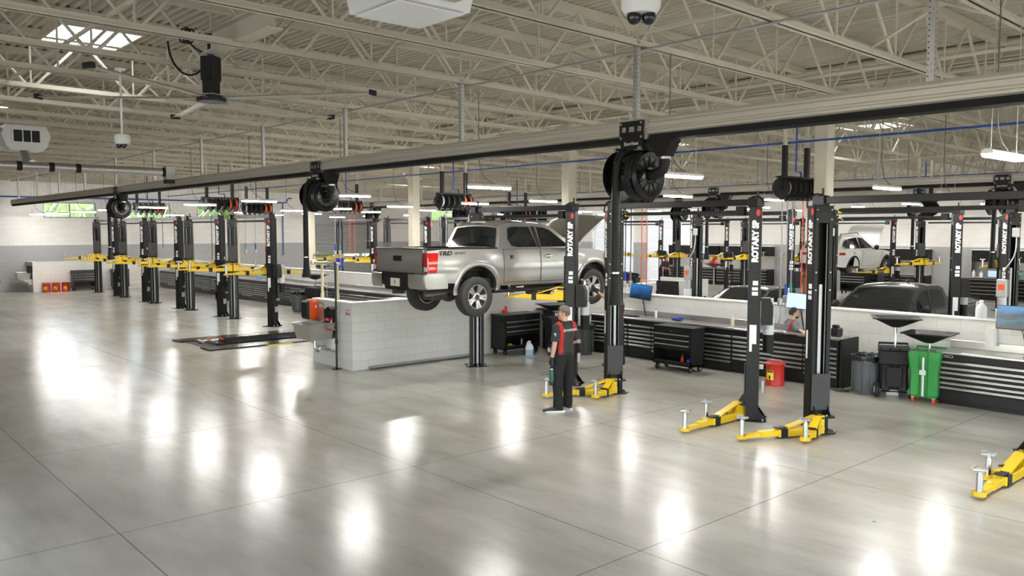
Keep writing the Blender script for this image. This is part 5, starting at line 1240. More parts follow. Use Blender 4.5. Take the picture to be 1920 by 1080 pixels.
def pickup(label,loc,rz,paint,hood_open,droop,z=0):
    P=dict(PICK);P['paint']=paint;P['flare']=paint;dr=droop
    P['wheels']=[(.80,0,.385-dr,.2),(-.80,0,.385-dr,.5),(.80,3.236,.385-dr*.3,.3),(-.80,3.236,.385-dr*.3,.1)]
    if hood_open:P['open']=[(-1.0,.50),(2.85,3.90)]
    else:P['open']=[(-1.0,.50)]
    t,X,zb,gx,cab=vehicle('pickup_truck',label,'pickup truck',P,(loc[0],loc[1],loc[2]+z),rz)
    pm=M[paint]
    # tailgate, lamps, bumper
    g=MB();rows=[]
    for k in range(9):
        zz=.72+.50*k/8;rows.append([(u*.755,-1.165-.02*(1-u*u)-(.012 if .30<k/8<.7 else 0),zz) for u in(-1,-.95,-.6,-.2,.2,.6,.95,1)])
    g.grid(rows);g.bx(-.755,.755,-1.16,-1.13,.72,1.225);tg=g.build('tailgate',pm,t,smooth=30)
    MB().bx(-.77,.77,-1.19,-1.10,1.222,1.245,0,None,.01).build('top_spoiler',M['blackpl'],tg)
    MB().bx(-.13,.13,-1.215,-1.19,1.00,1.10,0,None,.008).bx(-.08,.08,-1.222,-1.214,1.02,1.08).build('tailgate_handle',M['blackpl'],tg)
    if paint=='silver':
        put(text_mesh('TACOMA',pm,.11,.004,.002,0,1.75,'CENTER'),'embossed_lettering',tg,frame((0,-1.186,.765),(1,0,0),(0,0,1)))
        for s in(-1,1):
            fr=frame((s*(X(-.62,1.13)+.008),-.90 if s>0 else -.20,1.115),(0,s,0),(0,0,1))
            put(text_mesh('TRD',M['black'],.115,.001,.002,.1,1.35),'decal',t,fr)
            put(text_mesh('SPORT',M['black'],.06,.001,.0,.1,1.5),'decal',t,Matrix(fr)@Matrix.Translation((.36,.012,0)))
            put(text_mesh('TACOMA',M['chrome'],.07,.002,.001,0,1.5),'badge',t,frame((s*(X(2.3,.90)+.012),2.15 if s>0 else 2.62,.88),(0,s,0),(0,0,1)))
        put(text_mesh('V6',M['chrome'],.05,.002,.001,0,1.3),'badge',tg,frame((.58,-1.187,.88),(1,0,0),(0,0,1)))
    for s in(-1,1):
        l=MB();rows=[]
        for k in range(7):
            zz=.80+.36*k/6;w=X(-1.0,zz)
            rows.append([(s*(.765),-1.155,zz),(s*(w-.03),-1.16,zz),(s*(w+.010),-1.13,zz),(s*(w+.012),-1.02+.03*sin(k),zz),(s*(X(-.95,zz)+.010),-.955+.01*k,zz)])
        l.grid(rows);q=l.build('tail_lamp',M['tailred'],t,smooth=50)
        MB().box((s*.845,-1.163,.865),(.10,.012,.085),ch=.004).build('reverse_lens',M['lensclr'],q)
    bp=MB().prism([(-.62,.78),(.62,.78),(.55,.66),(.42,.64),(.34,.46),(-.34,.46),(-.42,.64),(-.55,.66)],lambda u,v,w:(u,w,v),-1.25,-1.02).bx(-.86,.86,-1.22,-1.0,.765,.79).build('rear_bumper',M['blackpl'],t,smooth=0)
    for s in(-1,1):
        rows=[];b=MB()
        for zz in(.50,.56,.68,.76,.78):
            o_=.0 if .5<zz<.77 else .03
            rows.append([(s*.44,-1.27+o_,zz),(s*.80,-1.26+o_,zz),(s*.90,-1.20+o_,zz),(s*.915,-1.0,zz),(s*.905,-.70,zz)])
        b.grid(rows);b.add([rows[-1][i] for i in range(5)]+[(s*.44,-1.0,.78)],[(0,1,2,3,4,5)]);b.build('bumper_end',pm,bp,smooth=40)
    MB().bx(-.15,.15,-1.262,-1.252,.53,.68).build('licence_plate',M['sticker'],bp,smooth=0)
    MB().ell((0,-1.263,.605),(.035,.002,.045),10,5).build('plate_emblem',M['amber'],bp)
    MB().box((0,-1.18,.43),(.10,.22,.08)).cyl((0,-1.28,.43),(0,-1.1,.43),.04,n=10).build('tow_hitch',M['under'],bp)
    # bed with dark liner and roll cover edge
    bd=MB();bd.bx(-.76,.76,-1.10,.52,.80,.82);bd.bx(-.78,-.74,-1.10,.52,.82,1.20).bx(.74,.78,-1.10,.52,.82,1.20).bx(-.76,.76,.50,.54,.82,1.21).bx(-.76,.76,-1.13,-1.09,.82,1.21);bd.build('cargo_bed',M['blackpl'],t,smooth=0)
    r_=MB()
    for s in(-1,1): x=X(-.4,1.22);r_.bx(min(s*(x-.16),s*(x-.01)),max(s*(x-.16),s*(x-.01)),-1.12,.56,1.215,1.245,0,None,.01)
    r_.build('bed_rail_cap',M['blackpl'],t,smooth=0)
    # roof details
    MB().bx(-.16,.16,.70,.86,1.715,1.755,0,None,.015).build('high_brake_lamp',M['lensclr'],cab);MB().prism([(0,0),(.22,0),(.04,.075),(.0,.08)],lambda u,v,w:(w,.92+u,1.77+v),-.015,.015).build('roof_antenna',M['blackpl'],cab)
    MB().tube([(-.60,.75,1.66),(.60,.75,1.66)],.008,4).bx(-.012,.012,.60,.72,1.26,1.60).build('rear_window_bar',M['black'],cab)
    # side steps, chassis
    for s in(-1,1): MB().bx(min(s*.78,s*.95),max(s*.78,s*.95),.42,2.72,.36,.42,0,None,.02).box((s*.80,.8,.42),(.2,.06,.12)).box((s*.80,2.3,.42),(.2,.06,.12)).build('side_step',M['blackpl'],t)
    c=MB()
    for s in(-1,1): c.bx(s*.42-.05,s*.42+.05,-1.0,3.8,.44,.56);c.tube([(s*.55,-.75,.50),(s*.55,0,.36-dr),(s*.55,.75,.46)],(.018),6);c.cyl((s*.48,.1,.38-dr),(s*.44,.35,.70),.035,n=8)
    c.cyl((-.70,0,.385-dr),(.70,0,.385-dr),.05,n=10).ell((.0,.0,.385-dr),(.17,.17,.15)).cyl((0,.1,.39-dr),(0,2.2,.44),.04,n=8);c.build('chassis',M['under'],t)
    e=MB();e.cyl((.55,-.95,.42),(.52,.4,.42),.03,n=8).cyl((.35,.5,.40),(.35,1.2,.40),.10,n=12).cyl((.62,-.55,.40),(.60,-1.0,.38),.035,n=8);e.build('exhaust_pipe',M['disc'],t)
    MB().bx(-.30,.10,.55,1.75,.34,.50,0,None,.03).build('fuel_tank',M['under'],t);MB().bx(-.2,.3,2.3,3.2,.32,.52,0,None,.03).build('gearbox',M['under'],t);MB().box((.30,-.55,.36),(.36,.40,.22),ch=.04).build('silencer',M['under'],t)
    # front
    for s in(-1,1):
        l=MB();rows=[]
        for zz in(.93,.98,1.05,1.08): rows.append([(s*(X(3.60,zz)+.010),3.60+.1*(1.08-zz),zz),(s*(X(3.80,zz)+.012),3.80,zz),(s*(X(3.95,zz)+.006),3.97,zz),(s*.55,4.05,zz)])
        q=l.grid(rows).build('headlamp',M['lensclr'],t,smooth=40);MB().box((s*(X(3.62,1.0)+.012),3.64,1.0),(.01,.10,.05)).build('turn_lens',M['amber'],q)
    MB().prism([(-.48,1.06),(.48,1.06),(.56,.80),(.42,.72),(-.42,.72),(-.56,.80)],lambda u,v,w:(u,w,v),3.98,4.10).build('front_grille',M['blackpl'],t,smooth=0)
    MB().prism([(-.85,.70),(.85,.70),(.86,.50),(.60,.42),(-.60,.42),(-.86,.50)],lambda u,v,w:(u,w,v),3.80,4.14).build('front_bumper',pm,t,smooth=0)
    def hood_pts(y,u): 
        z=lerp(P['ztop'],y)+.02;w=min(X(y,lerp(P['ztop'],y))-.03,.80);return V((w*u,y-2.78,z-1.2+.06*(1-u*u)))
    rows=[[hood_pts(2.80+1.20*k/10,u) for u in(-1,-.96,-.7,-.62,-.3,0,.3,.62,.7,.96,1)] for k in range(11)]
    H=MB().grid(rows);edge=[r[0] for r in rows]+rows[-1][1:]+[r[-1] for r in rows[::-1]][1:]
    for p,q in zip(edge,edge[1:]): H.add([p,q,q-V((0,0,.05)),p-V((0,0,.05))],[(0,1,2,3)])
    ho=H.build('hood',pm,t,smooth=40);ho.location=(0,2.78,1.20)
    rows2=[[p-V((0,0,.035)) for p in r[1:-1]] for r in rows]
    MB().grid(rows2).build('hood_liner',M['under' if hood_open else 'black'],ho)
    if hood_open:
        ho.rotation_euler=(rad(40),0,0)
        MB().bx(-.70,.70,2.9,3.85,.62,.98).box((0,3.3,1.02),(.6,.5,.12),ch=.03).box((-.5,3.0,1.05),(.25,.2,.16),ch=.03).build('engine_bay',M['under'],t)
        MB().cyl((.62,3.6,1.10),(.55,3.72,1.95),.008,n=5).build('hood_prop',M['galv'],t)
    return t
TR=pickup('silver four-door pickup truck raised on the lift, hood open',(-13.10,9.915,1.42),rad(.33),'silver',True,.075)
DT=pickup('dark grey pickup parked behind the low wall at right',(-8.45,21.0,0),rad(180),'darkcar',False,0)
o=MB().bx(-.16,.16,0,.004,0,.17).build('window_tag',M['orange_red'],DT,loc=(.05,2.30,1.36));o.rotation_euler=(rad(-35),0,0)
# white SUV on the rear lift, dark saloon behind the wall, dark hatchback far left of the doors
SUV=dict(wb=2.85,R=.36,tw=.235,y0=-1.00,y1=3.80,paint='whitecar',W=[(-1.0,.80),(-.7,.90),(0,.945),(2.6,.945),(3.3,.90),(3.8,.70)],
 ztop=[(-1.0,1.12),(-.3,1.16),(2.1,1.10),(2.6,1.08),(3.4,.98),(3.8,.84)],sill=[(-1.0,.46),(.5,.36),(2.5,.36),(3.8,.40)],belt=[(-.4,1.08),(2.3,1.04)],arch=.43,az=.38,asq=1.0,flare='blackpl',crown=.04,bulge=.14,
 gh=[(-.95,1.10),(-.72,1.48),(-.45,1.66),(.3,1.72),(1.0,1.70),(1.35,1.62),(2.10,1.16),(2.25,1.08)],ghz=1.08,ghw=.89,tum=.36,crownr=.05,
 win=[[(-.62,1.30),(-.40,1.48),(-.18,1.53),(-.20,1.18),(-.38,1.18)],[(-.12,1.18),(-.10,1.55),(.60,1.60),(.66,1.17)],[(.74,1.17),(.70,1.60),(1.10,1.58),(1.72,1.22),(1.72,1.17)]],
 rearglass=(0,1,.2,.95),windshield=(5,6,.05,1.0),doors=[(.0,.68,.46,.10,.98),(.70,1.80,.46,.84,.98)],handle='whitecar',mirror=(1.66,1.14),mirrorm='blackpl',wheels=[],open=[(2.45,3.5)])
def light_car(name,label,cat,base,loc,rz,lamps=True,**kw):
    P=dict(base);P.update(kw)
    t,X,zb,gx,cab=vehicle(name,label,cat,P,loc,rz)
    for s in(-1,1):
        k=MB();z=lerp(P['ztop'],-.7)-.17
        k.grid([[(s*.45,P['y0']-.105,zz),(s*.70,P['y0']-.045,zz),(s*(X(-.93,zz)+.01),P['y0']+.06,zz),(s*(X(-.6,zz)+.012),P['y0']+.36,zz)] for zz in(z-.05,z+.05)]);k.build('tail_lamp',M['tailred'],t)
        h=MB();zf=lerp(P['ztop'],P['y1']-.2)-.10
        h.grid([[(s*(X(P['y1']-.35,zz)+.01),P['y1']-.35,zz),(s*(X(P['y1']-.05,zz)+.01),P['y1']-.02,zz),(s*.42,P['y1']+.10,zz)] for zz in(zf-.05,zf+.05)]);h.build('headlamp',M['lensclr'],t)
    MB().prism([(-.75,.40),(.75,.40),(.70,.58),(-.70,.58)],lambda u,v,w:(u,w,v),P['y0']-.16,P['y0']-.02).build('rear_valance',M['blackpl'],t,smooth=0)
    return t,X,P,cab
t,X,P,cab=light_car('suv_car','white SUV raised on the rear lift with its hood open','car',SUV,(-16.45,31.75,1.10),0,wheels=[(-.83,0,.36,0),(.83,2.85,.36,.2),(-.83,2.85,.36,.4)])
for s in(-1,1): MB().tube([(s*.60,-.5,1.66),(s*.60,-.45,1.73),(s*.60,.9,1.79),(s*.60,1.1,1.70)],.018,6).build('roof_rail',M['blackpl'],cab)
MB().cyl((.75,0,.36),(.83,0,.36),.15,n=22).cyl((.83,0,.36),(.86,0,.36),.07,n=16).build('brake_disc',M['disc'],t)
rows=[[V((u*(.80-.12*k/8),1.25*k/8,.05*(1-u*u)+.10*sin(pi*k/8))) for u in(-1,-.6,0,.6,1)] for k in range(9)]
H=MB().grid(rows);ho=H.build('hood',M['whitecar'],t,loc=(0,2.35,1.10),smooth=50);ho.rotation_euler=(rad(52),0,0)
MB().grid([[p-V((0,0,.03)) for p in r] for r in rows]).build('hood_liner',M['flare'],ho)
MB().bx(-.6,.6,2.5,3.5,.55,.9).build('engine_bay',M['under'],t)
tw=thing('car_wheel','loose alloy wheel leaning below the white SUV beside the lift post','wheel',(-14.72,32.4,.385+.62),rad(25))
w=wheel(tw,0,0,0,.385,.24,1,.3);[setattr(c,'parent',tw) for c in list(w.children)];bpy.data.objects.remove(w)
cr=thing('wheel_stand','black tool chest carrying the loose wheel below the white SUV','tool chest',(-14.72,32.4,0));MB().bx(-.5,.5,-.3,.3,.0,.615,0,None,.01).build('chest_body',M['black'],cr,smooth=0)
SED=dict(SUV);SED.update(y0=-1.05,y1=3.75,R=.33,arch=.40,az=.34,paint='navycar',ztop=[(-1.05,1.00),(-.4,1.06),(.2,1.0),(2.0,.98),(2.5,.95),(3.4,.84),(3.75,.70)],sill=[(-1.05,.34),(.5,.26),(2.5,.26),(3.75,.30)],belt=[(-.4,.96),(2.3,.94)],
 gh=[(-.55,1.02),(.05,1.34),(.45,1.42),(.85,1.43),(1.25,1.38),(2.15,.99),(2.25,.96)],ghz=.96,ghw=.86,windshield=(4,5,.05,1.0),rearglass=(0,1,.1,.95),flare='navycar',
 win=[[(-.10,1.02),(.12,1.28),(.40,1.35),(.62,1.36),(.66,1.02)],[(.74,1.02),(.72,1.36),(1.05,1.35),(1.70,1.06),(1.72,1.02)]],doors=[(.0,.68,.36,.10,.88),(.70,1.80,.36,.84,.88)],handle='chrome',mirror=(1.66,1.00),mirrorm='navycar',open=[],crown=.05,wb=2.75)
WH=[(a,b,.33,.2) for a in(.78,-.78) for b in(0,2.75)]
light_car('saloon_car','dark blue saloon behind the low wall, its roof showing left of the lift post','car',SED,(-12.55,20.9,0),rad(180),wheels=WH)
light_car('saloon_car','dark blue car with red lamp beyond the low wall by the hanging hoses','car',SED,(-27.5,28.6,0),rad(0),wheels=WH)
# ================================================================== PEOPLE (local: facing +y, x to their right)
def remeshed(mb,vox,sm=4): return evaluated(mb,[('REMESH',dict(mode='VOXEL',voxel_size=vox,use_smooth_shade=True)),('SMOOTH',dict(iterations=sm,factor=.5))])
def skin_part(mb,name,mats,parent,vox,sm=4,pick=None):
    me=remeshed(mb,vox,sm)
    mats=mats if isinstance(mats,(list,tuple)) else [mats]
    me.materials.clear()
    for a in mats: me.materials.append(a)
    for p in me.polygons:
        p.use_smooth=True
        if pick: p.material_index=pick(p.center)
        else: p.material_index=0
    o=bpy.data.objects.new(name,me);COL.objects.link(o);o.parent=parent;return o
def hand_mb(mb,w,d,n,thumb,curl,k=1.0):
    """w wrist point, d direction of the hand, n palm normal, thumb = side vector; curl per joint"""
    w=V(w);d=V(d).normalized();n=V(n);n=(n-d*n.dot(d)).normalized();s=V(thumb);s=(s-d*s.dot(d)-n*s.dot(n)).normalized()
    mb.tube([w-d*.03,w+d*.01,w+d*.05,w+d*.088],[(.024*k,.024*k),(.023*k,.030*k),(.020*k,.040*k),(.016*k,.038*k)] if abs(n.dot(V((0,0,1)).cross(d)if abs(d.z)<.9 else V((0,1,0))))>.5 else [(.024*k,.024*k),(.030*k,.023*k),(.040*k,.020*k),(.038*k,.016*k)],10)
    for i,(off,L) in enumerate(((.030,.072),(.010,.080),(-.011,.074),(-.031,.058))):
        p=w+d*.085+s*off;a=0;pts=[p-d*.02,p];c=curl+.06*i
        for j,f in enumerate((.45,.32,.23)):
            a+=c*(1,1.15,.8)[j];p=p+(d*cos(a)+n*sin(a))*(L*f);pts.append(p)
        mb.tube(pts,[.0098*k,.0098*k,.0092*k,.0085*k,.0072*k],8)
    p=w+d*.025+s*.026;t1=p+(d*.6+s*.7+n*.35).normalized()*.036;t2=t1+(d*.8+s*.1+n*.6).normalized()*.032;t3=t2+(d*.7-s*.25+n*.7).normalized()*.024
    mb.tube([p-s*.012,p,t1,t2,t3],[.012*k,.0135*k,.012*k,.0105*k,.008*k],8)
BASE=dict(pel=(0,0,.93),neck=(0,-.02,1.475),head=(0,.015,1.625),hyaw=0,hpitch=0,
 shL=(-.185,-.02,1.415),elL=(-.265,-.03,1.14),wrL=(-.275,.06,.90),shR=(.185,-.02,1.415),elR=(.29,-.05,1.15),wrR=(.19,.17,1.10),
 hipL=(-.095,0,.90),knL=(-.125,.01,.49),anL=(-.14,-.02,.09),hipR=(.095,0,.90),knR=(.115,.02,.49),anR=(.13,.0,.09),toeL=(-.02,.17),toeR=(.03,.17),
 dL=(0,0,-1),nL=(1,0,0),tL=(0,1,0),cL=.35,dR=(-.6,.8,-.1),nR=(0,0,-1),tR=(-.8,-.6,0),cR=.25)
def person(label,loc,rz,J,shirt='shirt',red=True,trouser='trouser',cap=True,gloveL=False,gloveR=False,hair='hair',sleeve='short',beard=False,text=False,group=None):
    J={**BASE,**J};t=thing('person',label,'person',loc,rz,group);v=lambda k:V(J[k])
    pel,neck,hd=v('pel'),v('neck'),v('head')
    up=(neck-pel);ax=up.normalized();side=V((1,0,0))
    HR=Matrix.Translation(hd)@Matrix.Rotation(rad(J['hyaw']),4,'Z')@Matrix.Rotation(rad(J['hpitch']),4,'X')
    # ---- body: one continuous surface
    b=MB()
    b.tube([pel-ax*.06,pel+up*.1,pel+up*.35,pel+up*.6,pel+up*.82,pel+up*.95,neck+ax*.01],[(.09,.13),(.105,.15),(.095,.14),(.105,.165),(.095,.17),(.06,.10),(.052,.055)],14)
    b.tube([neck-ax*.05,neck+V((0,.012,.03)),hd-V((0,.01,.05))],[.060,.054,.055],12)
    h=MB()
    h.ell((0,-.012,.018),(.074,.096,.100),18,12);h.ell((0,.018,-.045),(.058,.066,.066),16,10);h.ell((0,.045,-.085),(.034,.036,.026),12,8)   # skull, jaw, chin
    h.tube([(0,.082,.022),(0,.100,-.006),(0,.108,-.026),(0,.090,-.036)],[.009,.011,.014,.010],8)                                     # nose
    h.ell((-.030,.072,.034),(.026,.016,.008),8,6);h.ell((.030,.072,.034),(.026,.016,.008),8,6);h.ell((0,.079,-.058),(.024,.012,.006),8,6);h.ell((0,.077,-.068),(.021,.012,.006),8,6)
    for s in(-1,1): h.ell((s*.074,-.012,-.006),(.010,.020,.032),8,7);h.ell((s*.040,.058,-.012),(.024,.020,.018),8,6)
    h.xf(HR);b.add(h.v,h.f)
    for S_ in('L','R'):
        sh,el,wr=v('sh'+S_),v('el'+S_),v('wr'+S_)
        b.tube([sh.lerp(neck,.35),sh,sh.lerp(el,.5),el,el.lerp(wr,.25),wr.lerp(el,.06),wr],[.05,.056,.047,.040,.043,.029,.027],12)
        hand_mb(b,wr,v('d'+S_),v('n'+S_),v('t'+S_),J['c'+S_])
        hp,kn,an=v('hip'+S_),v('kn'+S_),v('an'+S_);tx,ty=J['toe'+S_]
        b.tube([hp+ax*.03,hp,hp.lerp(kn,.5),kn,kn.lerp(an,.3),an],[.085,.085,.072,.054,.056,.036],12)
        b.tube([an+V((-tx*.2,-ty*.2,-.03)),an+V((tx*.3,ty*.3,-.045)),an+V((tx,ty,-.06))],[.035,.036,.026],10)
    skin_part(b,'body',M['skin'],t,.0075,3)
    # ---- clothes
    s_=MB()
    s_.tube([pel+ax*.03,pel+up*.12,pel+up*.35,pel+up*.62,pel+up*.84,pel+up*.95,neck-ax*.005],[(.125,.175),(.126,.178),(.122,.172),(.128,.192),(.115,.195),(.085,.135),(.064,.070)],18)
    for S_ in('L','R'):
        sh,el,wr=v('sh'+S_),v('el'+S_),v('wr'+S_)
        if sleeve=='short': s_.tube([sh.lerp(neck,.4),sh,sh.lerp(el,.5),sh.lerp(el,.86)],[.070,.078,.072,.074],14)
        else: s_.tube([sh.lerp(neck,.4),sh,sh.lerp(el,.5),el,el.lerp(wr,.5),wr.lerp(el,.08)],[.070,.076,.064,.056,.048,.040],14)
    def pick(c):
        k=(V(c)-pel).dot(ax)/up.length; x=c[0]
        if not red: return 0
        dsh=min((V(c)-v('shL')).length,(V(c)-v('shR')).length)
        return 1 if .118<abs(x)<(.168 if k<.8 else .20) and k>.06 and not(c[1]>.02 and abs(x)<.14) and not(k>.93 and abs(x)<.13) else 0
    skin_part(s_,'shirt',[M[shirt],M['shirt_red']],t,.0065 if text else .011,4,pick)
    q=MB();q.tube([neck-ax*.03,neck+ax*.012,neck+ax*.03],[(.066,.074),(.062,.066),(.058,.060)],16,cap=False);q.build('shirt_collar',M[shirt],t)
    tr=MB();tr.tube([pel-ax*.07,pel,pel+ax*.07],[(.105,.15),(.128,.172),(.120,.168)],18)
    for S_ in('L','R'):
        hp,kn,an=v('hip'+S_),v('kn'+S_),v('an'+S_)
        tr.tube([hp+ax*.05,hp-ax*.04,hp.lerp(kn,.4),kn.lerp(hp,.12),kn.lerp(an,.2),kn.lerp(an,.6),kn.lerp(an,.86),an+V((0,.01,-.03))],[.09,.108,.100,.088,.086,.078,.086,.082],14)
        m_=hp.lerp(kn,.5);tr.ell(m_+V((-.085 if S_=='L' else .085,0,-.02)),(.035,.06,.09),10,8)
    skin_part(tr,'trousers',M[trouser],t,.012,4)
    MB().tube([pel+ax*.045,pel+ax*.075],[(.128,.176),(.126,.174)],20,cap=False).build('belt',M['black'],t)
    for S_ in('L','R'):
        an=v('an'+S_);tx,ty=J['toe'+S_];g=an.z-.09
        f=MB();d=V((tx,ty,0)).normalized();L=V((tx,ty,0)).length+.09;o_=V((an.x,an.y,0))+V((0,0,g))
        f.tube([o_-d*.085+V((0,0,.05)),o_-d*.05+V((0,0,.058)),o_+d*.05+V((0,0,.055)),o_+d*.13+V((0,0,.045)),o_+d*(L-.02)+V((0,0,.035))],[(.030,.028),(.042,.045),(.046,.045),(.045,.034),(.030,.022)],12)
        so=f.build('shoe',M['shoe'],t,smooth=60)
        sl=MB();pr=[];n_=d.cross(V((0,0,1)))
        for k in range(16):
            a=2*pi*k/16;pr.append(o_+d*(.055+(L*.5+.035)*cos(a))+n_*(.048*sin(a)))
        sl.add(pr+[p+V((0,0,.03)) for p in pr],[(i,(i+1)%16,16+(i+1)%16,16+i) for i in range(16)]+[tuple(range(16))[::-1],tuple(range(16,32))]);sl.build('sole',M['sole'],so,smooth=30)
        if trouser=='trouser' and cap: MB().tube([o_+d*.06+n_*.046+V((0,0,.05)),o_+d*.0+n_*.047+V((0,0,.045)),o_-d*.05+n_*.045+V((0,0,.07))],[(.004,.008)]*3,6).build('white_swoosh',M['sole'],so)
    # hair, cap, eyes
    H=MB();rows=[]
    for k in range(8):
        a=rad(-28+ (118)*k/7);row=[]
        for j in range(20):
            th=2*pi*j/20;front=max(0,sin(th));zz=sin(a)
            r=cos(a);row.append(HR@V((.080*r*cos(th),-.014+.101*r*sin(th)-(.03*front if a<.6 else 0),.018+.107*zz+(.075*front if a<.35 else 0))))
        rows.append(row)
    H.grid(rows,0,True);H.add(rows[-1],[tuple(range(20))]);H.build('hair',M[hair],t,smooth=60)
    if beard:
        B_=MB().ell((0,.030,-.068),(.055,.062,.046),14,8);B_.xf(HR);B_.build('beard',M[hair],t)
    E_=MB()
    for s in(-1,1): E_.ell(HR@V((s*.030,.078,.014)),(.011,.008,.007),10,6)
    E_.build('eyes',M['eye'],t)
    if cap:
        c=MB();rows=[]
        for k in range(7):
            a=pi/2*k/6;rows.append([HR@V((.084*cos(a)**.7*cos(2*pi*j/22),-.012+.106*cos(a)**.7*sin(2*pi*j/22),.045+.088*sin(a))) for j in range(22)])
        c.grid(rows,0,True);c.add(rows[-1],[tuple(range(22))]);co_=c.build('cap',M['cap_grey'],t,smooth=60)
        vz=MB();rows=[]
        for r in(.0,.5,1): rows.append([HR@V((.080*sin(a)*(1-.12*r),.060+.034*cos(a)*0+.095*r*cos(a)**.6+.030*cos(a),.052-.012*r-.02*abs(sin(a)))) for a in [(-1.35+2.7*i/12) for i in range(13)]])
        vz.grid(rows);vz.grid([[p-V((0,0,.007)) for p in r] for r in rows]);vz.build('cap_visor',M['black'],co_,smooth=60)
        fp=MB();rows=[]
        for k in range(4):
            a=pi/2*(k*.22);rows.append([HR@V((.0862*cos(a)**.7*sin(th),-.012+.1085*cos(a)**.7*cos(th),.046+.0885*sin(a))) for th in [(-.7+1.4*i/8) for i in range(9)]])
        fp.grid(rows).build('cap_front_panel',M['black'],co_,smooth=60)
    for S_,on in(('L',gloveL),('R',gloveR)):
        if on:
            g=MB();wr,el=v('wr'+S_),v('el'+S_);hand_mb(g,wr,v('d'+S_),v('n'+S_),v('t'+S_),J['c'+S_],1.16);g.tube([wr.lerp(el,.16),wr],[.036,.034],12)
            skin_part(g,'glove',M['glove'],t,.0055,2)
    if text:
        put(text_mesh('TOYOTA',M['sign_w'],.050,.001,.001,0,1.2,'CENTER'),'lettering',t,frame((.028,-.150,1.345),(1,0,0),(0,.12,1)))
        r_=MB();X0=(-.135,-.146,1.362)
        for rx,rz_ in((.030,.020),(.011,.019)): r_.tube([(X0[0]+rx*cos(a),X0[1],X0[2]+rz_*sin(a)) for a in [2*pi*k/20 for k in range(20)]],.0025,5,closed=True)
        r_.build('back_emblem',M['sign_w'],t)
        e_=MB();cc=V(J['shL']).lerp(V(J['elL']),.42)+V((-.066,-.042,0))
        for rx in(.030,.012): e_.tube([cc+V((.02*0.55*rx*cos(a),-.83*rx*cos(a),.026*sin(a))) for a in [2*pi*k/18 for k in range(18)]],.0035,5,closed=True)
        e_.build('sleeve_emblem',M['sign_w'],t)
    return t
person('standing mechanic in grey cap and black and red shirt, holding a green flask',(-9.62,9.67,0),rad(92),
  dict(hyaw=38,shL=(-.185,-.01,1.415),elL=(-.262,-.035,1.14),wrL=(-.262,.03,.885),toeL=(-.145,.115),toeR=(.03,.18),anL=(-.155,-.02,.09),knL=(-.13,.02,.49),anR=(.13,.03,.09),
       dL=(0,.05,-1),nL=(1,.3,0),tL=(-.2,1,0),cL=.95),gloveL=True,text=True)
t=thing('flask','dark green insulated flask hanging from the standing mechanic\'s gloved hand','flask',(0,0,0))
MB().lathe([(.02,0),(.040,.004),(.041,.05),(.041,.24),(.033,.262)],20).build('flask_body',M['tgreen'],t);MB().lathe([(.0415,.0),(.042,.004),(.042,.055),(.0415,.056)],20,cap=False).cyl((0,0,.272),(0,0,.30),.030,n=16).tube([(-.03,0,.29),(-.028,0,.325),(0,0,.34),(.028,0,.325),(.03,0,.29)],.006,6).build('flask_lid',M['blackpl'],t);MB().cyl((0,0,.258),(0,0,.274),.034,n=18).build('steel_neck',M['chrome'],t)
R_=Matrix.Rotation(rad(92),4,'Z');p=R_@V((-.238,.05,0));t.location=(-9.62+p.x,9.67+p.y,.455)
person('seated bearded mechanic in grey and red shirt, arm on the worktop',(-8.78,15.30,0),rad(-38),
  dict(pel=(0,0,.62),neck=(0,.05,1.165),head=(0,.095,1.315),hyaw=-8,hpitch=-4,shL=(-.185,.05,1.105),elL=(-.22,.12,.84),wrL=(-.12,.20,1.0),shR=(.185,.05,1.105),elR=(.36,.02,1.03),wrR=(.56,.0,1.035),
       hipL=(-.09,.02,.60),knL=(-.10,.10,.40),anL=(-.10,.02,.09),hipR=(.09,.02,.60),knR=(.10,.10,.40),anR=(.10,.02,.09),toeL=(0,.12),toeR=(0,.12),dR=(1,.1,-.1),nR=(0,0,-1),tR=(0,1,0),cR=.2),
  shirt='greyshirt',cap=False,hair='hair_d',sleeve='long',beard=True)
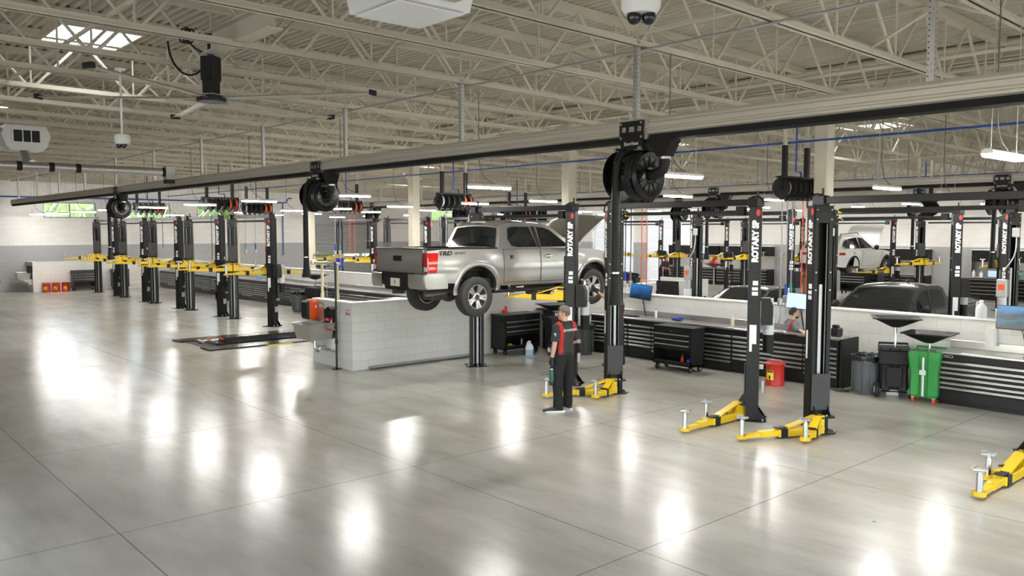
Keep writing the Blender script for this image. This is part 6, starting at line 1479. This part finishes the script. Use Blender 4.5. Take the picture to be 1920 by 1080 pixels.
person('mechanic mostly hidden behind the lift post, reaching a gloved hand to the pickup wheel',(-12.05,13.74,0),rad(180),
  dict(shL=(-.15,.09,1.42),elL=(-.06,.36,1.50),wrL=(.11,.545,1.68),dL=(.55,.65,.5),nL=(.4,-.6,.3),tL=(0,-.4,.9),cL=.25,hyaw=20,hpitch=10,shR=(.17,-.02,1.42),elR=(.20,-.02,1.14),wrR=(.16,.12,.92),dR=(0,.3,-1),nR=(-1,0,0),tR=(0,1,0)),gloveL=True,cap=False,hair='hair_d',sleeve='short')
person('distant worker in grey shirt and khaki trousers beside the lift post near the white SUV',(-18.3,33.0,0),rad(-60),{},shirt='greyshirt',red=False,trouser='khaki',cap=False,hair='hair')
person('distant mechanic in black shirt among the rear lifts by the dark workbench',(-25.7,33.0,0),rad(-80),dict(hyaw=10),cap=False,hair='hair_d')
# ================================================================== CAMERA, WORLD
cam=bpy.data.cameras.new('camera');co=bpy.data.objects.new('camera',cam);COL.objects.link(co)
co.location=(0,0,3.0);co.rotation_euler=(rad(90-4.008),0,rad(48.470));cam.sensor_width=36;cam.lens=1552.26/1920*36;cam.clip_end=300;cam.clip_start=.1
S.camera=co
w=bpy.data.worlds.new('sky');S.world=w;w.use_nodes=True;nt=w.node_tree
sk=nt.nodes.new('ShaderNodeTexSky');sk.sky_type='NISHITA';sk.sun_disc=False;sk.sun_elevation=rad(48);sk.sun_rotation=rad(200);bg=nt.nodes['Background'];mx=nt.nodes.new('ShaderNodeMix');mx.data_type='RGBA';mx.inputs[0].default_value=.6;mx.inputs[7].default_value=(1.0,.97,.92,1);nt.links.new(sk.outputs[0],mx.inputs[6]);nt.links.new(mx.outputs[2],bg.inputs[0]);bg.inputs[1].default_value=1.25
S.view_settings.view_transform='Standard';S.view_settings.look='None';S.view_settings.exposure=1.32;S.view_settings.gamma=1;S.view_settings.use_curve_mapping=False
c=S.cycles;c.max_bounces=7;c.diffuse_bounces=4;c.glossy_bounces=4;c.transmission_bounces=4;c.transparent_max_bounces=6;c.caustics_reflective=False;c.caustics_refractive=False;c.sample_clamp_indirect=6
c.use_denoising=True;c.use_light_tree=True
